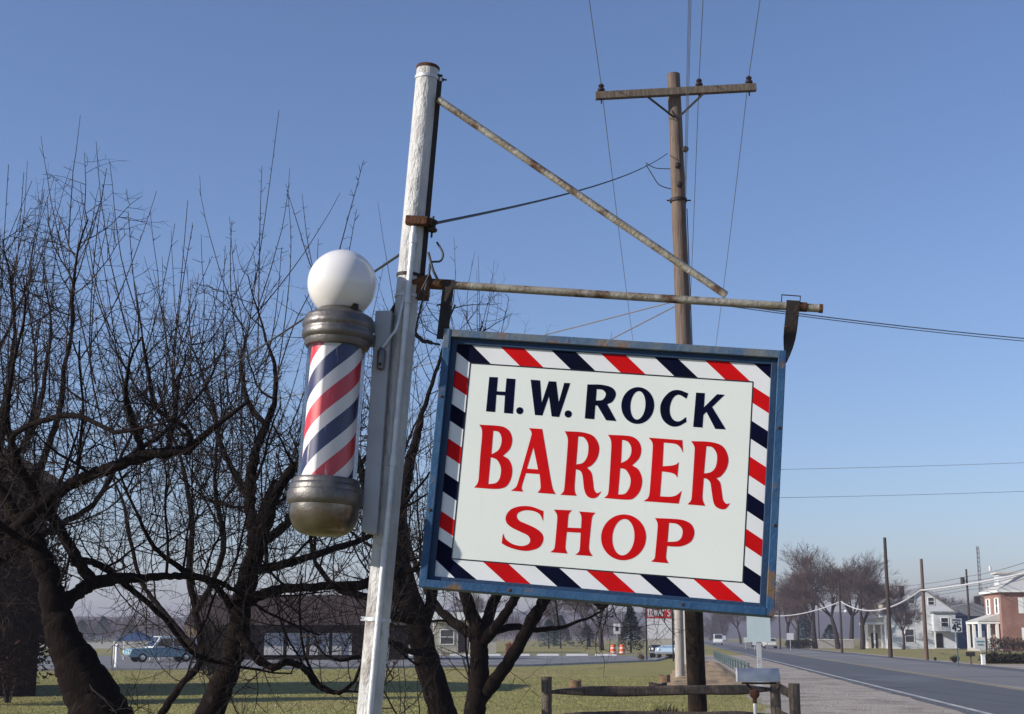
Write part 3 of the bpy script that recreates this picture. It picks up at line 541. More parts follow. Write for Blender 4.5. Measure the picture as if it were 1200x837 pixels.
# parking lot and side street behind the lawn (left)
lot = [(-90, 68), (-30, 69.5), (-12.9, 74), (1, 82), (9.5, 98), (12.9, 118), (14.2, 126), (-10, 128), (-100, 118)]
b = MB(); b.face([(x, y, .010) for x, y in lot]); tag(build(b, 'parking_lot', M['asphalt_lot'], flat=True), kind='structure')
b = MB()
ed = [(-90, 68), (-30, 69.5), (-12.9, 74), (1, 82), (9.5, 98), (12.9, 118)]
for i in range(len(ed) - 1): b.beam((ed[i][0], ed[i][1] - .1, .06), (ed[i + 1][0], ed[i + 1][1] - .1, .06), .18, .12)
tag(build(b, 'kerb', M['concrete'], flat=True), kind='structure')
b = MB(); b.face([(-100, 128, .012), (13, 137, .012), (13, 143, .012), (-100, 134, .012)]); tag(build(b, 'side_street', M['asphalt_lot'], flat=True), kind='structure')
b = MB(); b.face([(-900, 190, .02), (-14, 200, .02), (-14, 420, .02), (-900, 520, .02)]); tag(build(b, 'far_field', M['field'], flat=True), kind='structure')
b = MB(); b.face([(-60, 18, .008), (-13.6, 18, .008), (-13.9, 40.5, .008), (-60, 40.5, .008)]); tag(build(b, 'paved_yard', M['asphalt_light'], flat=True), kind='structure')
# dry bank beside the shoulder, from the pale poles to the guard rail
b = MB(); nx, ny = 46, 70; k0 = 0
for j in range(ny + 1):
    s = 45 + 51 * j / ny
    for i in range(nx + 1):
        t = i / nx; nL = -.5 + 1.2 * noise.noise(Vector((s * .11, 3, 0))) + max(0, (s - 60) * .03); nR = 2.75
        n_ = nL + (nR - nL) * t; edge = min(1, 4 * t * (1 - t) * 1.5) * min(1, (s - 45) / 8) * min(1, (96 - s) / 10)
        z = -.01 + edge * (.10 + .16 * (noise.noise(Vector((n_ * .9, s * .35, 0))) + .3) + .07 * noise.noise(Vector((n_ * 3, s * 1.2, 5))))
        p = rp(n_, s, z); b.v.append(tuple(p))
for j in range(ny):
    for i in range(nx): k = j * (nx + 1) + i; b.f.append((k, k + 1, k + nx + 2, k + nx + 1)); b.mi.append(0)
tag(build(b, 'dirt_bank', M['dirt'], sharp=180), kind='structure')
# short winter grass: blades over the part of the lawn that shows
M['blade'] = mat('grass_blade', (.25, .25, .08), (.36, .31, .13), .8, .8, c3=(.165, .175, .05), s3=.35, lo3=.45, hi3=.65, spec=.15)
b = MB(); rng = random.Random(11)
for i in range(90000):
    y = 27 + 46 * rng.random() ** 1.35; x = rng.uniform(-.37 * y - 1, min(.20 * y, y * .112 + 2.0 + rng.uniform(-1, .6)))
    if y > 62 and x > y * .112 - 3.5: continue
    h = rng.uniform(.015, .036) * (1.5 if rng.random() < .06 else 1); a = rng.uniform(0, 6.28); wd = .006 + .0001 * y; k = len(b.v)
    c, s_ = math.cos(a) * wd, math.sin(a) * wd; lx, ly = rng.uniform(-.03, .03), rng.uniform(-.03, .03)
    b.v += [(x - c, y - s_, 0), (x + c, y + s_, 0), (x + lx, y + ly, h)]; b.f.append((k, k + 1, k + 2)); b.mi.append(0)
tag(build(b, 'grass', M['blade'], flat=True), 'short yellow green winter grass of the lawn', None, None, 'stuff')
b = MB(); rng = random.Random(12)
for i in range(9000):                                  # loose stones on the shoulder
    s = 18 + 60 * rng.random() ** 1.6; n_ = rng.uniform(2.0, 6.6); p = rp(n_, s, .006); r = rng.uniform(.008, .028); k = len(b.v)
    for dx, dy, dz in ((1, 0, 0), (-.5, .8, 0), (-.5, -.8, 0), (.1, .1, .9)): b.v.append((p.x + dx * r * rng.uniform(.7, 1.3), p.y + dy * r, p.z + dz * r * rng.uniform(.6, 1)))
    b.f += [(k, k + 1, k + 3), (k + 1, k + 2, k + 3), (k + 2, k, k + 3)]; b.mi += [0, 0, 0]
tag(build(b, 'gravel', M['gravel_stone'], flat=True), 'loose grey stones on the road shoulder', None, None, 'stuff')
# hills on the horizon
def hill(name, y, x0, x1, h, seed, m):
    b = MB(); n = 90; L = []
    for i in range(n + 1):
        x = x0 + (x1 - x0) * i / n; t = i / n; e = min(1, 5 * t, 5 * (1 - t)); z = h * e * (.72 + .55 * noise.noise(Vector((t * 5, seed, 0))) + .12 * noise.noise(Vector((t * 40, seed, 2))))
        L.append((x, z))
    for i in range(n):
        (xa, za), (xb, zb) = L[i], L[i + 1]
        b.face([(xa, y - 90, 0), (xb, y - 90, 0), (xb, y, zb), (xa, y, za)]); b.face([(xa, y, za), (xb, y, zb), (xb, y + 220, 0), (xa, y + 220, 0)])
    return tag(build(b, name, m, sharp=180), kind='structure')
hill('hills', 1500, -1500, 700, 40, 2, M['hill']); hill('hills', 1050, -1100, 60, 24, 7, M['hill']); hill('hills', 1300, 60, 1500, 30, 5, M['hill'])

# ------------------------------------------------------------------ things near the road
def cyl(mb, x, y, z0, z1, r0, r1=None, n=12, lean=(0, 0)):
    return mb.tube([(x + lean[0] * i / 4, y + lean[1] * i / 4, z0 + (z1 - z0) * i / 4) for i in range(5)], [r0 + ((r1 or r0) - r0) * i / 4 for i in range(5)], n)
# utility pole
UY = 22.0; ub, ut = at(817.5, 837, UY), at(789.5, 87, UY); ud = (ut - ub) / (ut.z - ub.z); u0 = ub + ud * (0 - ub.z)
up_ = thing('utility_pole', 'tall brown wooden utility pole with crossarm rising behind the barber sign', 'utility pole', u0)
def upz(z): return u0 + ud * z
b = MB(); n = 24; b.tube([upz(ut.z * i / n) + Vector((.012 * noise.noise(Vector((i * .4, 1, 0))), .012 * noise.noise(Vector((i * .4, 5, 0))), 0)) for i in range(n + 1)], [.146 - .040 * (i / n) ** .9 for i in range(n + 1)], 20)
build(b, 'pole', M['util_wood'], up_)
zc = at(789, 113, UY).z; pc = upz(zc); a0, a1 = at(697, 117, UY), at(884, 107, UY); a0.y = a1.y = pc.y - .16
b = MB(); b.beam(a0, a1, .10, .125); ca = build(b, 'crossarm', M['wood_post'], up_, flat=True); bv = ca.modifiers.new('edge', 'BEVEL'); bv.width = .01; bv.segments = 2
b = MB(); e = Vector((0, -.19, 0)); b.beam(at(757, 119, UY) * 1 + Vector((0, -.22, 0)), upz(zc - .42) + Vector((-.03, -.14, 0)), .01, .035); build(b, 'arm_brace', M['black_iron'], up_, flat=True)
b = MB(); b.beam(at(822, 116, UY) + Vector((0, -.22, 0)), upz(zc - .42) + Vector((.03, -.14, 0)), .01, .035); build(b, 'arm_brace', M['black_iron'], up_, flat=True)
ins = []
for px, py in ((704, 103), (818, 100), (876, 96)):
    base = a0.lerp(a1, (px - 697) / 187.0) + Vector((0, 0, .0625)); top = base + Vector((0, 0, .13)); ins.append(top)
    b = MB(); b.tube([base - Vector((0, 0, .2)), base + Vector((0, 0, .06))], .012, 8); pin = build(b, 'insulator_pin', M['black_iron'], up_)
    b = MB(); b.lathe(base + Vector((0, 0, .02)), (0, 0, 1), [(0, .030), (.004, .062), (.035, .058), (.05, .04), (.062, .036), (.075, .05), (.10, .045), (.12, .022)], 16); build(b, 'insulator', M['insul'], pin)
for zz in (at(795, 235, UY).z,):
    b = MB(); b.lathe(upz(zz), ud, [(-.025, .125), (-.025, .14), (.025, .14), (.025, .125)], 18); b.tube([upz(zz) + Vector((-.19, 0, 0)), upz(zz) + Vector((.2, 0, 0))], .012, 6); build(b, 'pole_band', M['black_iron'], up_)
for i, (px, py) in enumerate(((803, 176), (794, 195), (796, 217))):
    c = at(px, py, UY - .12); b = MB(); b.lathe(c, (0, -1, 0), [(0, .03), (.02, .05), (.04, .03), (.06, .05), (.08, .02)], 10); build(b, 'clevis', M['black_iron'], up_)
b = MB(); b.tube([upz(z) + Vector((.03 + .1, -.02, 0)) for z in (.1, 2, 4, 6, 8.4)], .008, 6); build(b, 'ground_wire', M['wire_grey'], up_)

def wire(name, p, q_, sag, r, m, label, cat='wire', group='overhead wires', n=18):
    b = MB(); b.tube(catenary(p, q_, sag, n), r, 5); return tag(build(b, name, M[m], origin=Vector(p)), label, cat, group)
nxt = {}
for i, (top, nm) in enumerate(zip(ins, ('left end', 'inner pin', 'right end'))):
    far = Vector((0, 0, .0)) + top + RD * 34.5; far.z = top.z - .35; nxt[i] = far
    prev = top - RD * 34; prev.z = top.z + .1
    wire('power_line', top, far, .35, .0065, 'wire_grey', 'thin power line from the crossarm %s running away down the road' % nm, 'power line', 'power lines on the crossarm', 24)
    wire('power_line', prev, top, .3, .0065, 'wire_grey', 'thin power line coming overhead to the crossarm %s' % nm, 'power line', 'power lines on the crossarm', 24)
for i, (py, dx) in enumerate(((176, .14), (206, .13), (235, .12))):
    a_ = upz(at(793, py, UY).z) + Vector((dx, 0, 0)); c_ = a_ + RD * 34.5; c_.z -= .3; p_ = a_ - RD * 34 + Vector((-.02, 0, .35))
    wire('secondary_line', p_, a_, .2, .004, 'wire_grey', 'thin line reaching the right side of the pole top, %s of three' % ('highest', 'middle', 'lowest')[i], 'power line', 'lines on the pole side', 24)
    wire('secondary_line', a_, c_, .35, .006, 'wire_grey', 'thin line leaving the pole side along the road, %s of three' % ('highest', 'middle', 'lowest')[i], 'power line', 'lines on the pole side', 24)
sv = at(782, 180, UY)
wire('service_drop', sv, spo, .10, .0062, 'wire', 'twisted black service cable from utility pole to the sign post bracket', 'cable')
b = MB(); b.tube(curve_pts([at(757, 193, UY), at(765, 206, UY), at(773, 217, UY), at(788, 222, UY)]), .008, 6); b.tube(curve_pts([at(757, 191, UY), at(768, 197, UY), at(786, 198, UY)]), .007, 6)
tag(build(b, 'cable_loop', M['wire'], origin=at(788, 222, UY)), 'slack loop of black cable hanging left of the utility pole', 'cable')
HSE = at(44, 535, 44.5)
wire('service_drop', onpost(316) - SR * PR, HSE, .35, .0055, 'wire', 'black service cable from the sign post across the bare trees', 'cable')
p1_ = at(800, 351, UY); p2_ = at(797, 356, UY)
wire('telephone_wire', p1_, at(-120, 540, 62), .5, .012, 'wire_grey', 'upper of two grey wires dropping left behind the sign', 'wire', 'wires behind the sign')
wire('telephone_wire', p2_, at(150, 640, 62), .5, .012, 'wire_grey', 'lower of two grey wires dropping left behind the sign', 'wire', 'wires behind the sign')
wire('telephone_wire', at(806, 350, UY), at(1560, 416, 30), .2, .010, 'wire_grey', 'upper grey wire sagging to the right below the sign arm', 'wire', 'wires right of the sign')
wire('telephone_wire', at(806, 352, UY), at(1560, 419, 30), .21, .008, 'wire_grey', 'lower grey wire sagging to the right below the sign arm', 'wire', 'wires right of the sign')
PA = at(801, 480, 56)
wire('span_wire', at(802, 552, 56), at(1500, 528, 66), .15, .009, 'wire_faint', 'upper faint wire crossing the sky right of the sign', 'wire', 'faint wires right of the sign')
wire('span_wire', at(802, 585, 56), at(1500, 562, 66), .15, .009, 'wire_faint', 'lower faint wire crossing the sky right of the sign', 'wire', 'faint wires right of the sign')
# pale poles further down the same line
for px, Y, wpx, nm, lab in ((796, 56, 11, 'utility_pole', 'pale grey wooden pole nearest behind the dark utility pole'), (804.5, 88, 9, 'utility_pole', 'pale wooden pole beyond the other pale pole, with dark foot')):
    x = gx(px, Y); r = wpx / 2 / FPX * Y; g = thing(nm, lab, 'utility pole', (x, Y, 0), 'pale utility poles along the road')
    b = MB(); cyl(b, x, Y, -.2, 10.4, r, r * .7, 14); build(b, 'pole', M['pale_pole'], g)
    b = MB(); b.box((x, Y - r, 9.9), (2.3, .1, .12)); build(b, 'crossarm', M['wood_post'], g, flat=True)
# split rail fence
FY = 18.6
fence = thing('split_rail_fence', 'dark weathered split rail fence of two rails on three posts', 'fence', (gx(640, FY), FY, 0))
rng = random.Random(5)
def rough_post(x, y, h, r, seed):
    b = MB(); n = 10; b.tube([(x + .006 * noise.noise(Vector((i, seed, 0))), y, -.15 + (h + .15) * i / n) for i in range(n + 1)], [r * (1 + .08 * noise.noise(Vector((i * .8, seed, 3)))) for i in range(n + 1)], 9); return b
fp = []
for px, py, Y in ((640.5, 793, FY), (908, 791, FY + .25), (930.5, 801, FY - 1.2)):
    t_ = at(px, py, Y); build(rough_post(t_.x, Y, t_.z, .068, px), 'post', M['wood_post'], fence); fp.append(t_)
def rail(p, q_, w, h, seed):
    p = Vector(p); q_ = Vector(q_); n = 22; b = MB(); L = []; W = []
    k0 = 0; d = (q_ - p)
    for i in range(n + 1):
        t = i / n; c = p + d * t + Vector((0, 0, .012 * noise.noise(Vector((t * 4, seed, 0))))); e = min(1, (.35 + 5 * t), (.35 + 5 * (1 - t)))
        hh = h * e * (1 + .15 * noise.noise(Vector((t * 5, seed, 7)))); ww = w * (1 + .2 * noise.noise(Vector((t * 6, seed, 2))))
        for dy, dz in ((-ww, -hh * .7), (-ww * .3, -hh), (ww, -hh * .5), (ww * .8, hh * .6), (0, hh), (-ww * .9, hh * .6)): b.v.append((c.x, c.y + dy, c.z + dz))
    for i in range(n):
        for j in range(6): a = i * 6; b.f.append((a + j, a + (j + 1) % 6, a + 6 + (j + 1) % 6, a + 6 + j)); b.mi.append(0)
    b.f += [tuple(reversed(range(6))), tuple(n * 6 + j for j in range(6))]; b.mi += [0, 0]; return b
build(rail(at(646, 811, FY), at(904, 808, FY + .25), .035, .062, 1), 'rail', M['wood_rail'], fence, sharp=25)
build(rail(at(646, 840, FY), at(904, 839, FY + .25), .035, .062, 2), 'rail', M['wood_rail'], fence, sharp=25)
build(rail(at(908, 803, FY + .25), at(931, 816, FY - 1.2), .035, .06, 3), 'rail', M['wood_rail'], fence, sharp=25)
build(rail(at(908, 832, FY + .25), at(931, 848, FY - 1.2), .035, .06, 4), 'rail', M['wood_rail'], fence, sharp=25)
# mailbox
MY = 16.9; mc = at(888, 791, MY); mb_ = thing('mailbox', 'grey metal roadside mailbox on a thin white post by the fence end', 'mailbox', (mc.x - .04, MY, 0))
def arch(w, h, n=10): return [(-w / 2, 0)] + [(w / 2 * -math.cos(math.pi * i / n), h - w / 2 + w / 2 * math.sin(math.pi * i / n)) for i in range(n + 1)] + [(w / 2, 0)]
XM = Matrix.Translation((mc.x, MY, mc.z - .075)) @ Matrix.Rotation(R(83), 4, 'Z')
b = MB(); b.prism(arch(.165, .15), -.245, .235, XM); build(b, 'body', M['mail_grey'], mb_)
b = MB(); b.prism(arch(.172, .155), .235, .25, XM); dr = build(b, 'door', M['sign_blank'], mb_)
b = MB(); b.box((0, .258, .15), (.02, .02, .012), X=XM); build(b, 'handle', M['galv'], dr, flat=True)
px0 = mc.x - .045
b = MB(); b.tube([(px0, MY, -.1), (px0, MY, mc.z - .2)], .02, 10); build(b, 'post', M['white_trim'], mb_)
b = MB(); b.beam((mc.x - .18, MY, mc.z - .095), (mc.x + .2, MY, mc.z - .095), .10, .02); b.beam((mc.x - .13, MY, mc.z - .10), (px0, MY, mc.z - .20), .03, .025); build(b, 'support', M['black_iron'], mb_, flat=True)
b = MB(); b.lathe((px0 + .0, MY - .045, mc.z - .215), (0, 1, 0), [(0, .03), (.01, .055), (.08, .055), (.09, .03)], 14); b.tube([(px0, MY, mc.z - .21), (px0, MY, mc.z - .32)], .026, 10); build(b, 'post_clamp', M['rust'], mb_)
# road sign seen from behind
RY = 46; x = gx(889, RY); z1 = at(889, 752.5, RY).z
rs = thing('road_sign', 'pale blank back of a large road sign on a grey post above the mailbox', 'road sign', (x, RY, 0))
b = MB(); cw = 27 / FPX * RY; b.span((x - cw / 2, RY - .06, z1), (x + cw / 2, RY - .052, z1 + 1.02)); o = build(b, 'sign_plate', M['sign_back'], rs, flat=True)
b = MB(); b.beam((x, RY, -.2), (x, RY, z1 + 1.0), .14, .07); b.beam((x - .3, RY - .03, z1 + .25), (x + .3, RY - .03, z1 + .25), .03, .05); b.beam((x - .3, RY - .03, z1 + .8), (x + .3, RY - .03, z1 + .8), .03, .05); build(b, 'post', M['galv'], rs, flat=True)
# low green guard rail beside the shoulder
gd = thing('guard_fence', 'low grey green post and rail guard fence along the gravel shoulder', 'fence', rp(2.95, 60))
gs = [60 + i * 3.2 for i in range(17)]
for i, s in enumerate(gs):
    b = MB(); p = rp(2.98, s); b.box((p.x, p.y, .27), (.085, .12, .66), rz=-ROAD_A); build(b, 'post', M['guard_green'], gd, flat=True)
b = MB()
b.beam(rp(2.98, 60, .55), rp(2.98, 111, .55), .05, .05); b.beam(rp(2.98, 60, .12), rp(2.98, 111, .12), .05, .05)
build(b, 'rails', M['guard_green'], gd, flat=True)
# stumps, shrubs
def stump(x, y, r, h, m, label, seed):
    b = MB(); n = 14; k = 0; rr = random.Random(seed)
    jig = [1 + .22 * noise.noise(Vector((math.cos(2 * math.pi * j / n) * 1.5, math.sin(2 * math.pi * j / n) * 1.5, seed))) for j in range(n)]
    for z, f in ((-.05, 1.25), (.05, 1.1), (h * .5, .98), (h, 1.0), (h * 1.0, .6)):
        for j in range(n): t = 2 * math.pi * j / n; b.v.append((x + r * f * jig[j] * math.cos(t), y + r * f * jig[j] * math.sin(t), z + (.03 * math.sin(t * 2 + seed) if z == h else 0)))
    for i in range(4):
        for j in range(n): j2 = (j + 1) % n; b.f.append((i * n + j, i * n + j2, (i + 1) * n + j2, (i + 1) * n + j)); b.mi.append(0)
    b.f.append(tuple(4 * n + j for j in range(n))); b.mi.append(0)
    return tag(build(b, 'tree_stump', m, origin=(x, y, 0)), label, 'tree stump', 'cut stumps on the lawn')
stump(gx(674, 46), 46, .19, .30, M['stump_wood'], 'small brown stump alone on the lawn right of the fence post', 1)
stump(gx(770, 43), 43, .27, .30, M['dark_stump'], 'dark wide stump just above the top fence rail', 2)
stump(gx(778, 50), 50, .20, .34, M['stump_wood'], 'tan stump directly behind the dark wide stump', 3)
def blades(mb, c, rad, n, length, wid, rng, up=.6, flat=1.0):
    for i in range(n):
        d = Vector((rng.gauss(0, 1), rng.gauss(0, 1), rng.gauss(0, 1) * flat)).normalized(); rr = rng.random() ** .45
        p = Vector(c) + Vector((d.x * rad[0], d.y * rad[1], d.z * rad[2])) * rr
        e = (d + Vector((rng.gauss(0, .5), rng.gauss(0, .5), up + rng.gauss(0, .4)))).normalized() * length * rng.uniform(.5, 1.3)
        s = e.orthogonal().normalized() * wid * rng.uniform(.6, 1.3); s.rotate(Matrix.Rotation(rng.uniform(0, 6.28), 3, e.normalized()))
        k = len(mb.v); mb.v += [tuple(p - s), tuple(p + s), tuple(p + e)]; mb.f.append((k, k + 1, k + 2)); mb.mi.append(0)
def shrub(name, x, y, rad, n, length, wid, m, label, cat='shrub', seed=1, z=None, group=None, clumps=7):
    rng = random.Random(seed); g = thing(name, label, cat, (x, y, 0), group); b = MB(); z = rad[2] if z is None else z
    for i in range(clumps):
        c = (x + rng.uniform(-.55, .55) * rad[0], y + rng.uniform(-.5, .5) * rad[1], z + rng.uniform(-.4, .45) * rad[2])
        blades(b, c, tuple(v * rng.uniform(.4, .65) for v in rad), n // clumps, length, wid, rng)
    build(b, 'foliage', m, g, flat=True); b = MB()
    for i in range(6): a = rng.uniform(0, 6.28); b.tube([(x + .05 * math.cos(a), y + .05 * math.sin(a), 0), (x + rad[0] * .5 * math.cos(a), y + rad[1] * .5 * math.sin(a), z)], [.012 * max(1, rad[2]), .004], 4)
    build(b, 'stems', M['far_trunk'], g); return g
sh = at(786, 830, 20.5)
shrub('dead_shrub', sh.x, 20.5, (.40, .4, .32), 1500, .16, .007, M['brown_leaf'], 'dark dead shrub low behind the fence by the utility pole', seed=3, z=.33)
c_ = gx(250, 51)
shrub('dry_shrub', c_, 51, (.52, .5, 1.15), 4200, .22, .02, M['dry_leaf'], 'tall tan dried shrub in front of the long dark building', seed=8, z=1.1, clumps=12)
shrub('leafy_shrub', gx(14, 37), 37, (1.35, 1.2, 2.7), 16000, .16, .03, M['brown_leaf'], 'tall dark shrub with withered leaves against the dark house', seed=21, z=2.6, clumps=22)
shrub('leafy_shrub', gx(-22, 36), 36, (1.3, 1.2, 1.9), 8000, .16, .03, M['brown_leaf'], 'lower dark withered shrub at the very left edge', seed=22, z=1.7, clumps=14)
# ------------------------------------------------------------------ bare apple trees
UPV = Vector((0, 0, 1))
def rvec(rng): return Vector((rng.gauss(0, 1), rng.gauss(0, 1), rng.gauss(0, 1))).normalized()
def grow(T, rng, p, d, L, r, lvl, up, cfg):
    n = max(2, int(L / (.16 if lvl >= 2 else .12)) + 1) if lvl > 0 else 2
    pts = [p]; dirs = []; st = L / n; wig = cfg['wig'][lvl]
    for i in range(n):
        d = (d + rvec(rng) * wig + UPV * up).normalized(); p = p + d * st; pts.append(p); dirs.append(d)
    r1 = r * (.35 if lvl else .5)
    rad = [r + (r1 - r) * (i / n) for i in range(n + 1)]
    T.tube(pts, rad, 5 if lvl >= 3 else 3, cap=False, mi=0 if lvl >= 3 else 1)
    if lvl == 0: return
    den = cfg['den'][lvl]; m = max(1, int(L * den + rng.random()))
    for c in range(m):
        t = .12 + .88 * (c + rng.random()) / m; i = min(n - 1, int(t * n)); q_ = pts[i].lerp(pts[i + 1], t * n - i) if t * n - i <= 1 else pts[-1]
        side = rvec(rng); side = (side - dirs[i] * side.dot(dirs[i])).normalized()
        nd_ = (dirs[i] * rng.uniform(.25, .8) + side).normalized()
        Lc = cfg['len'][lvl - 1] * rng.uniform(.5, 1.25) * (1.1 - .45 * t); rc = min(cfg['rad'][lvl - 1] * rng.uniform(.75, 1.2), rad[i] * .8)
        grow(T, rng, q_, nd_, Lc, rc, lvl - 1, cfg['up'][lvl - 1] * rng.uniform(.2, 1.4), cfg)
    if lvl in cfg['sprout']:
        for c in range(int(L * cfg['sprout'][lvl] + rng.random())):
            t = rng.uniform(.25, 1); i = min(n - 1, int(t * n)); sprout(T, rng, pts[i], cfg)
def sprout(T, rng, p, cfg, L=None):
    if p.z > cfg.get('sz', 99): return
    L = L or rng.uniform(.5, 1.5) ** 1.0 * cfg.get('sl', 1); n = 7; d = (UPV + Vector((rng.gauss(0, .5), rng.gauss(0, .5), 0))).normalized(); pts = [p]; r = .0056 * cfg.get('tr', 1)
    for i in range(n): d = (d + UPV * .16 + Vector((rng.gauss(0, .05), rng.gauss(0, .05), 0))).normalized(); p = p + d * (L / n); pts.append(p)
    T.tube(pts, [r * (1 - .68 * i / n) for i in range(n + 1)], 4, cap=False, mi=1)
    for i in range(1, n):
        for _ in range(2):
            if rng.random() < .6: q_ = pts[i]; e = (UPV * .9 + rvec(rng)).normalized() * rng.uniform(.02, .10); T.tube([q_, q_ + e], [r * .45, r * .3], 3, cap=False, mi=1)
BASE = dict(wig={0: .25, 1: .3, 2: .26, 3: .2}, den={1: 11, 2: 10, 3: 7.0}, len={0: .13, 1: .36, 2: .7}, rad={0: .0023, 1: .0032, 2: .0060}, up={0: .05, 1: .08, 2: .13}, sprout={3: 1.9, 2: .16})
def apple(label, D, limbs, seed, group=None, sec=2.3, seclen=(.5, 1.05), cfg=None, yoff=0, up3=.10, extra=()):
    """limbs: (depth offset, [(px, py, radius px), ...], twig density)"""
    rng = random.Random(seed); c = dict(BASE); c.update(cfg or {}); k = D / FPX
    f0 = limbs[0][1][0]; f = at(f0[0], f0[1], D)
    root = thing('apple_tree', label, 'tree', (f.x, D, 0), group); T = MB(); trunk = MB()
    for do, P, dn in limbs:
        pts = []; n0 = len(P)
        for i, (x, y, r) in enumerate(P):
            dd = D + do * (i / max(1, n0 - 1)) if not isinstance(do, tuple) else D + do[0] + (do[1] - do[0]) * i / max(1, n0 - 1)
            pts.append(at(x, y, dd))
        cv = curve_pts(pts, 8); rs = []
        for i in range(n0 - 1):
            for j in range(8): rs.append(.84 * (P[i][2] + (P[i + 1][2] - P[i][2]) * j / 8) * k)
        rs.append(.84 * P[-1][2] * k)
        for i in range(1, len(cv) - 1): cv[i] = cv[i] + rvec(rng) * min(.010, rs[i] * .2)
        rs = [r * (1 + .16 * noise.noise(Vector((i * .33, seed, do if not isinstance(do, tuple) else do[1])))) for i, r in enumerate(rs)]
        trunk.tube(cv, rs, 12 if rs[0] > .06 else 7)
        if dn <= 0: continue
        acc = rng.random() * .5
        for i in range(1, len(cv)):
            d = cv[i] - cv[i - 1]; L = d.length; acc += L * sec * dn; d.normalize()
            fr_ = i / len(cv)
            while acc > 1:
                acc -= 1
                if fr_ < .12 or (cv[i].z > c.get('zt', 3.0) and rng.random() < .72): continue
                side = rvec(rng); side = (side - d * side.dot(d)); side.z = side.z * .6 + .35; side.normalize()
                rr = min(rs[i] * .55, .0145 * c.get('r3', 1)) * rng.uniform(.7, 1.1)
                if rng.random() < .45: grow(T, rng, cv[i], (side + d * rng.uniform(-.1, .7)).normalized(), rng.uniform(*seclen) * (1 if rs[i] > .02 else .75), max(rr, .007), 3, up3 * rng.uniform(.3, 1.5), c)
                elif rng.random() < .82: grow(T, rng, cv[i], (side + Vector((rng.gauss(0, .5), rng.gauss(0, .5), rng.uniform(-.7, .2)))).normalized(), rng.uniform(.4, 1.15), .0058, 2, rng.uniform(-.10, .12), c)
                else: sprout(T, rng, cv[i], c)
        grow(T, rng, cv[-1], d, rng.uniform(*seclen) * .8, max(rs[-1], .008), 3, up3, c)
    for do, P in extra:                                   # the long upright shoots
        cv = curve_pts([at(x, y, D + do) for x, y in P], 5); m = len(cv); rr = .0068 if len(P) > 3 else .0056; T.tube(cv, [rr * (1 - .66 * i / (m - 1)) for i in range(m)], 4, cap=False, mi=1)
        for i in range(1, m - 1):
            for _ in range(2):
                if rng.random() < .6: e = (UPV * .9 + rvec(rng)).normalized() * rng.uniform(.02, .07); T.tube([cv[i], cv[i] + e], [rr * .4, rr * .25], 3, cap=False, mi=1)
    build(trunk, 'trunk', M['bark'], root, sharp=60); build(T, 'crown', [M['bark'], M['twig']], root, sharp=180)
    return root
apple('gnarled bare apple tree with thick leaning trunk at the left edge', 10, [
    (0, [(190, 1021, 62), (140, 900, 46), (112, 825, 37), (92, 785, 30), (74, 748, 23), (65, 715, 19), (58, 680, 16), (44, 645, 14), (28, 617, 12), (10, 590, 9), (-15, 550, 6)], .8),
    (.5, [(67, 716, 13), (89, 696, 10), (110, 683, 9), (142, 678, 8), (175, 677, 6), (215, 675, 5), (250, 680, 4), (275, 692, 3)], 1.25),
    ((.1, -.4), [(108, 683, 9), (85, 646, 8), (57, 600, 8), (38, 575, 7), (24, 548, 6), (14, 522, 5), (8, 490, 4), (12, 450, 3)], 1.1),
    (-.5, [(12, 625, 10), (32, 606, 9), (53, 588, 9), (80, 570, 8), (105, 557, 8), (129, 549, 8), (168, 534, 8), (200, 530, 7), (221, 527, 6)], 1.0),
    ((-.3, -.9), [(168, 533, 5), (160, 508, 5), (151, 482, 4), (147, 455, 3)], 1.5), ((-.4, .3), [(196, 529, 4), (203, 497, 4), (207, 468, 3), (210, 440, 2)], 1.5),
    ((-.5, -.6), [(221, 527, 5), (222, 510, 4), (212, 497, 3), (186, 482, 3), (176, 455, 2)], 1.4),
    ((-.2, -1), [(12, 528, 5), (18, 508, 4), (45, 495, 4), (85, 487, 4), (112, 496, 3), (135, 507, 3)], 1.4),
    ((.2, .8), [(85, 660, 5), (101, 657, 5), (126, 668, 5), (158, 694, 4.5), (194, 727, 4), (225, 765, 3.5), (262, 778, 3)], .5),
    ((.1, -.8), [(48, 640, 6), (20, 630, 5), (-15, 600, 4), (-40, 560, 3)], .9),
], 21, sec=6.0, up3=.11, extra=[(0, [(8, 480), (0, 400), (2, 330), (10, 193)]), (.2, [(10, 470), (10, 400), (18, 330), (28, 202)]), (0, [(20, 480), (24, 420), (32, 350), (52, 222)]), (-.4, [(120, 500), (106, 430), (107, 350), (114, 270), (125, 197)]), (-.4, [(106, 420), (112, 330), (129, 249)]), (-.1, [(80, 470), (78, 400), (85, 330), (98, 247)]), (0, [(58, 470), (58, 400), (63, 320), (71, 257)]), (-.6, [(182, 470), (172, 420), (158, 340), (150, 247)]), (.1, [(205, 500), (202, 430), (212, 330), (220, 235)]), (.1, [(203, 470), (206, 400), (216, 320), (226, 264)]), (.2, [(204, 440), (220, 370), (249, 300)]), (-.2, [(112, 450), (100, 400), (84, 330), (67, 268)]), (.1, [(84, 400), (82, 330), (80, 266)]), (-.6, [(160, 500), (140, 430), (128, 350), (113, 262)])])
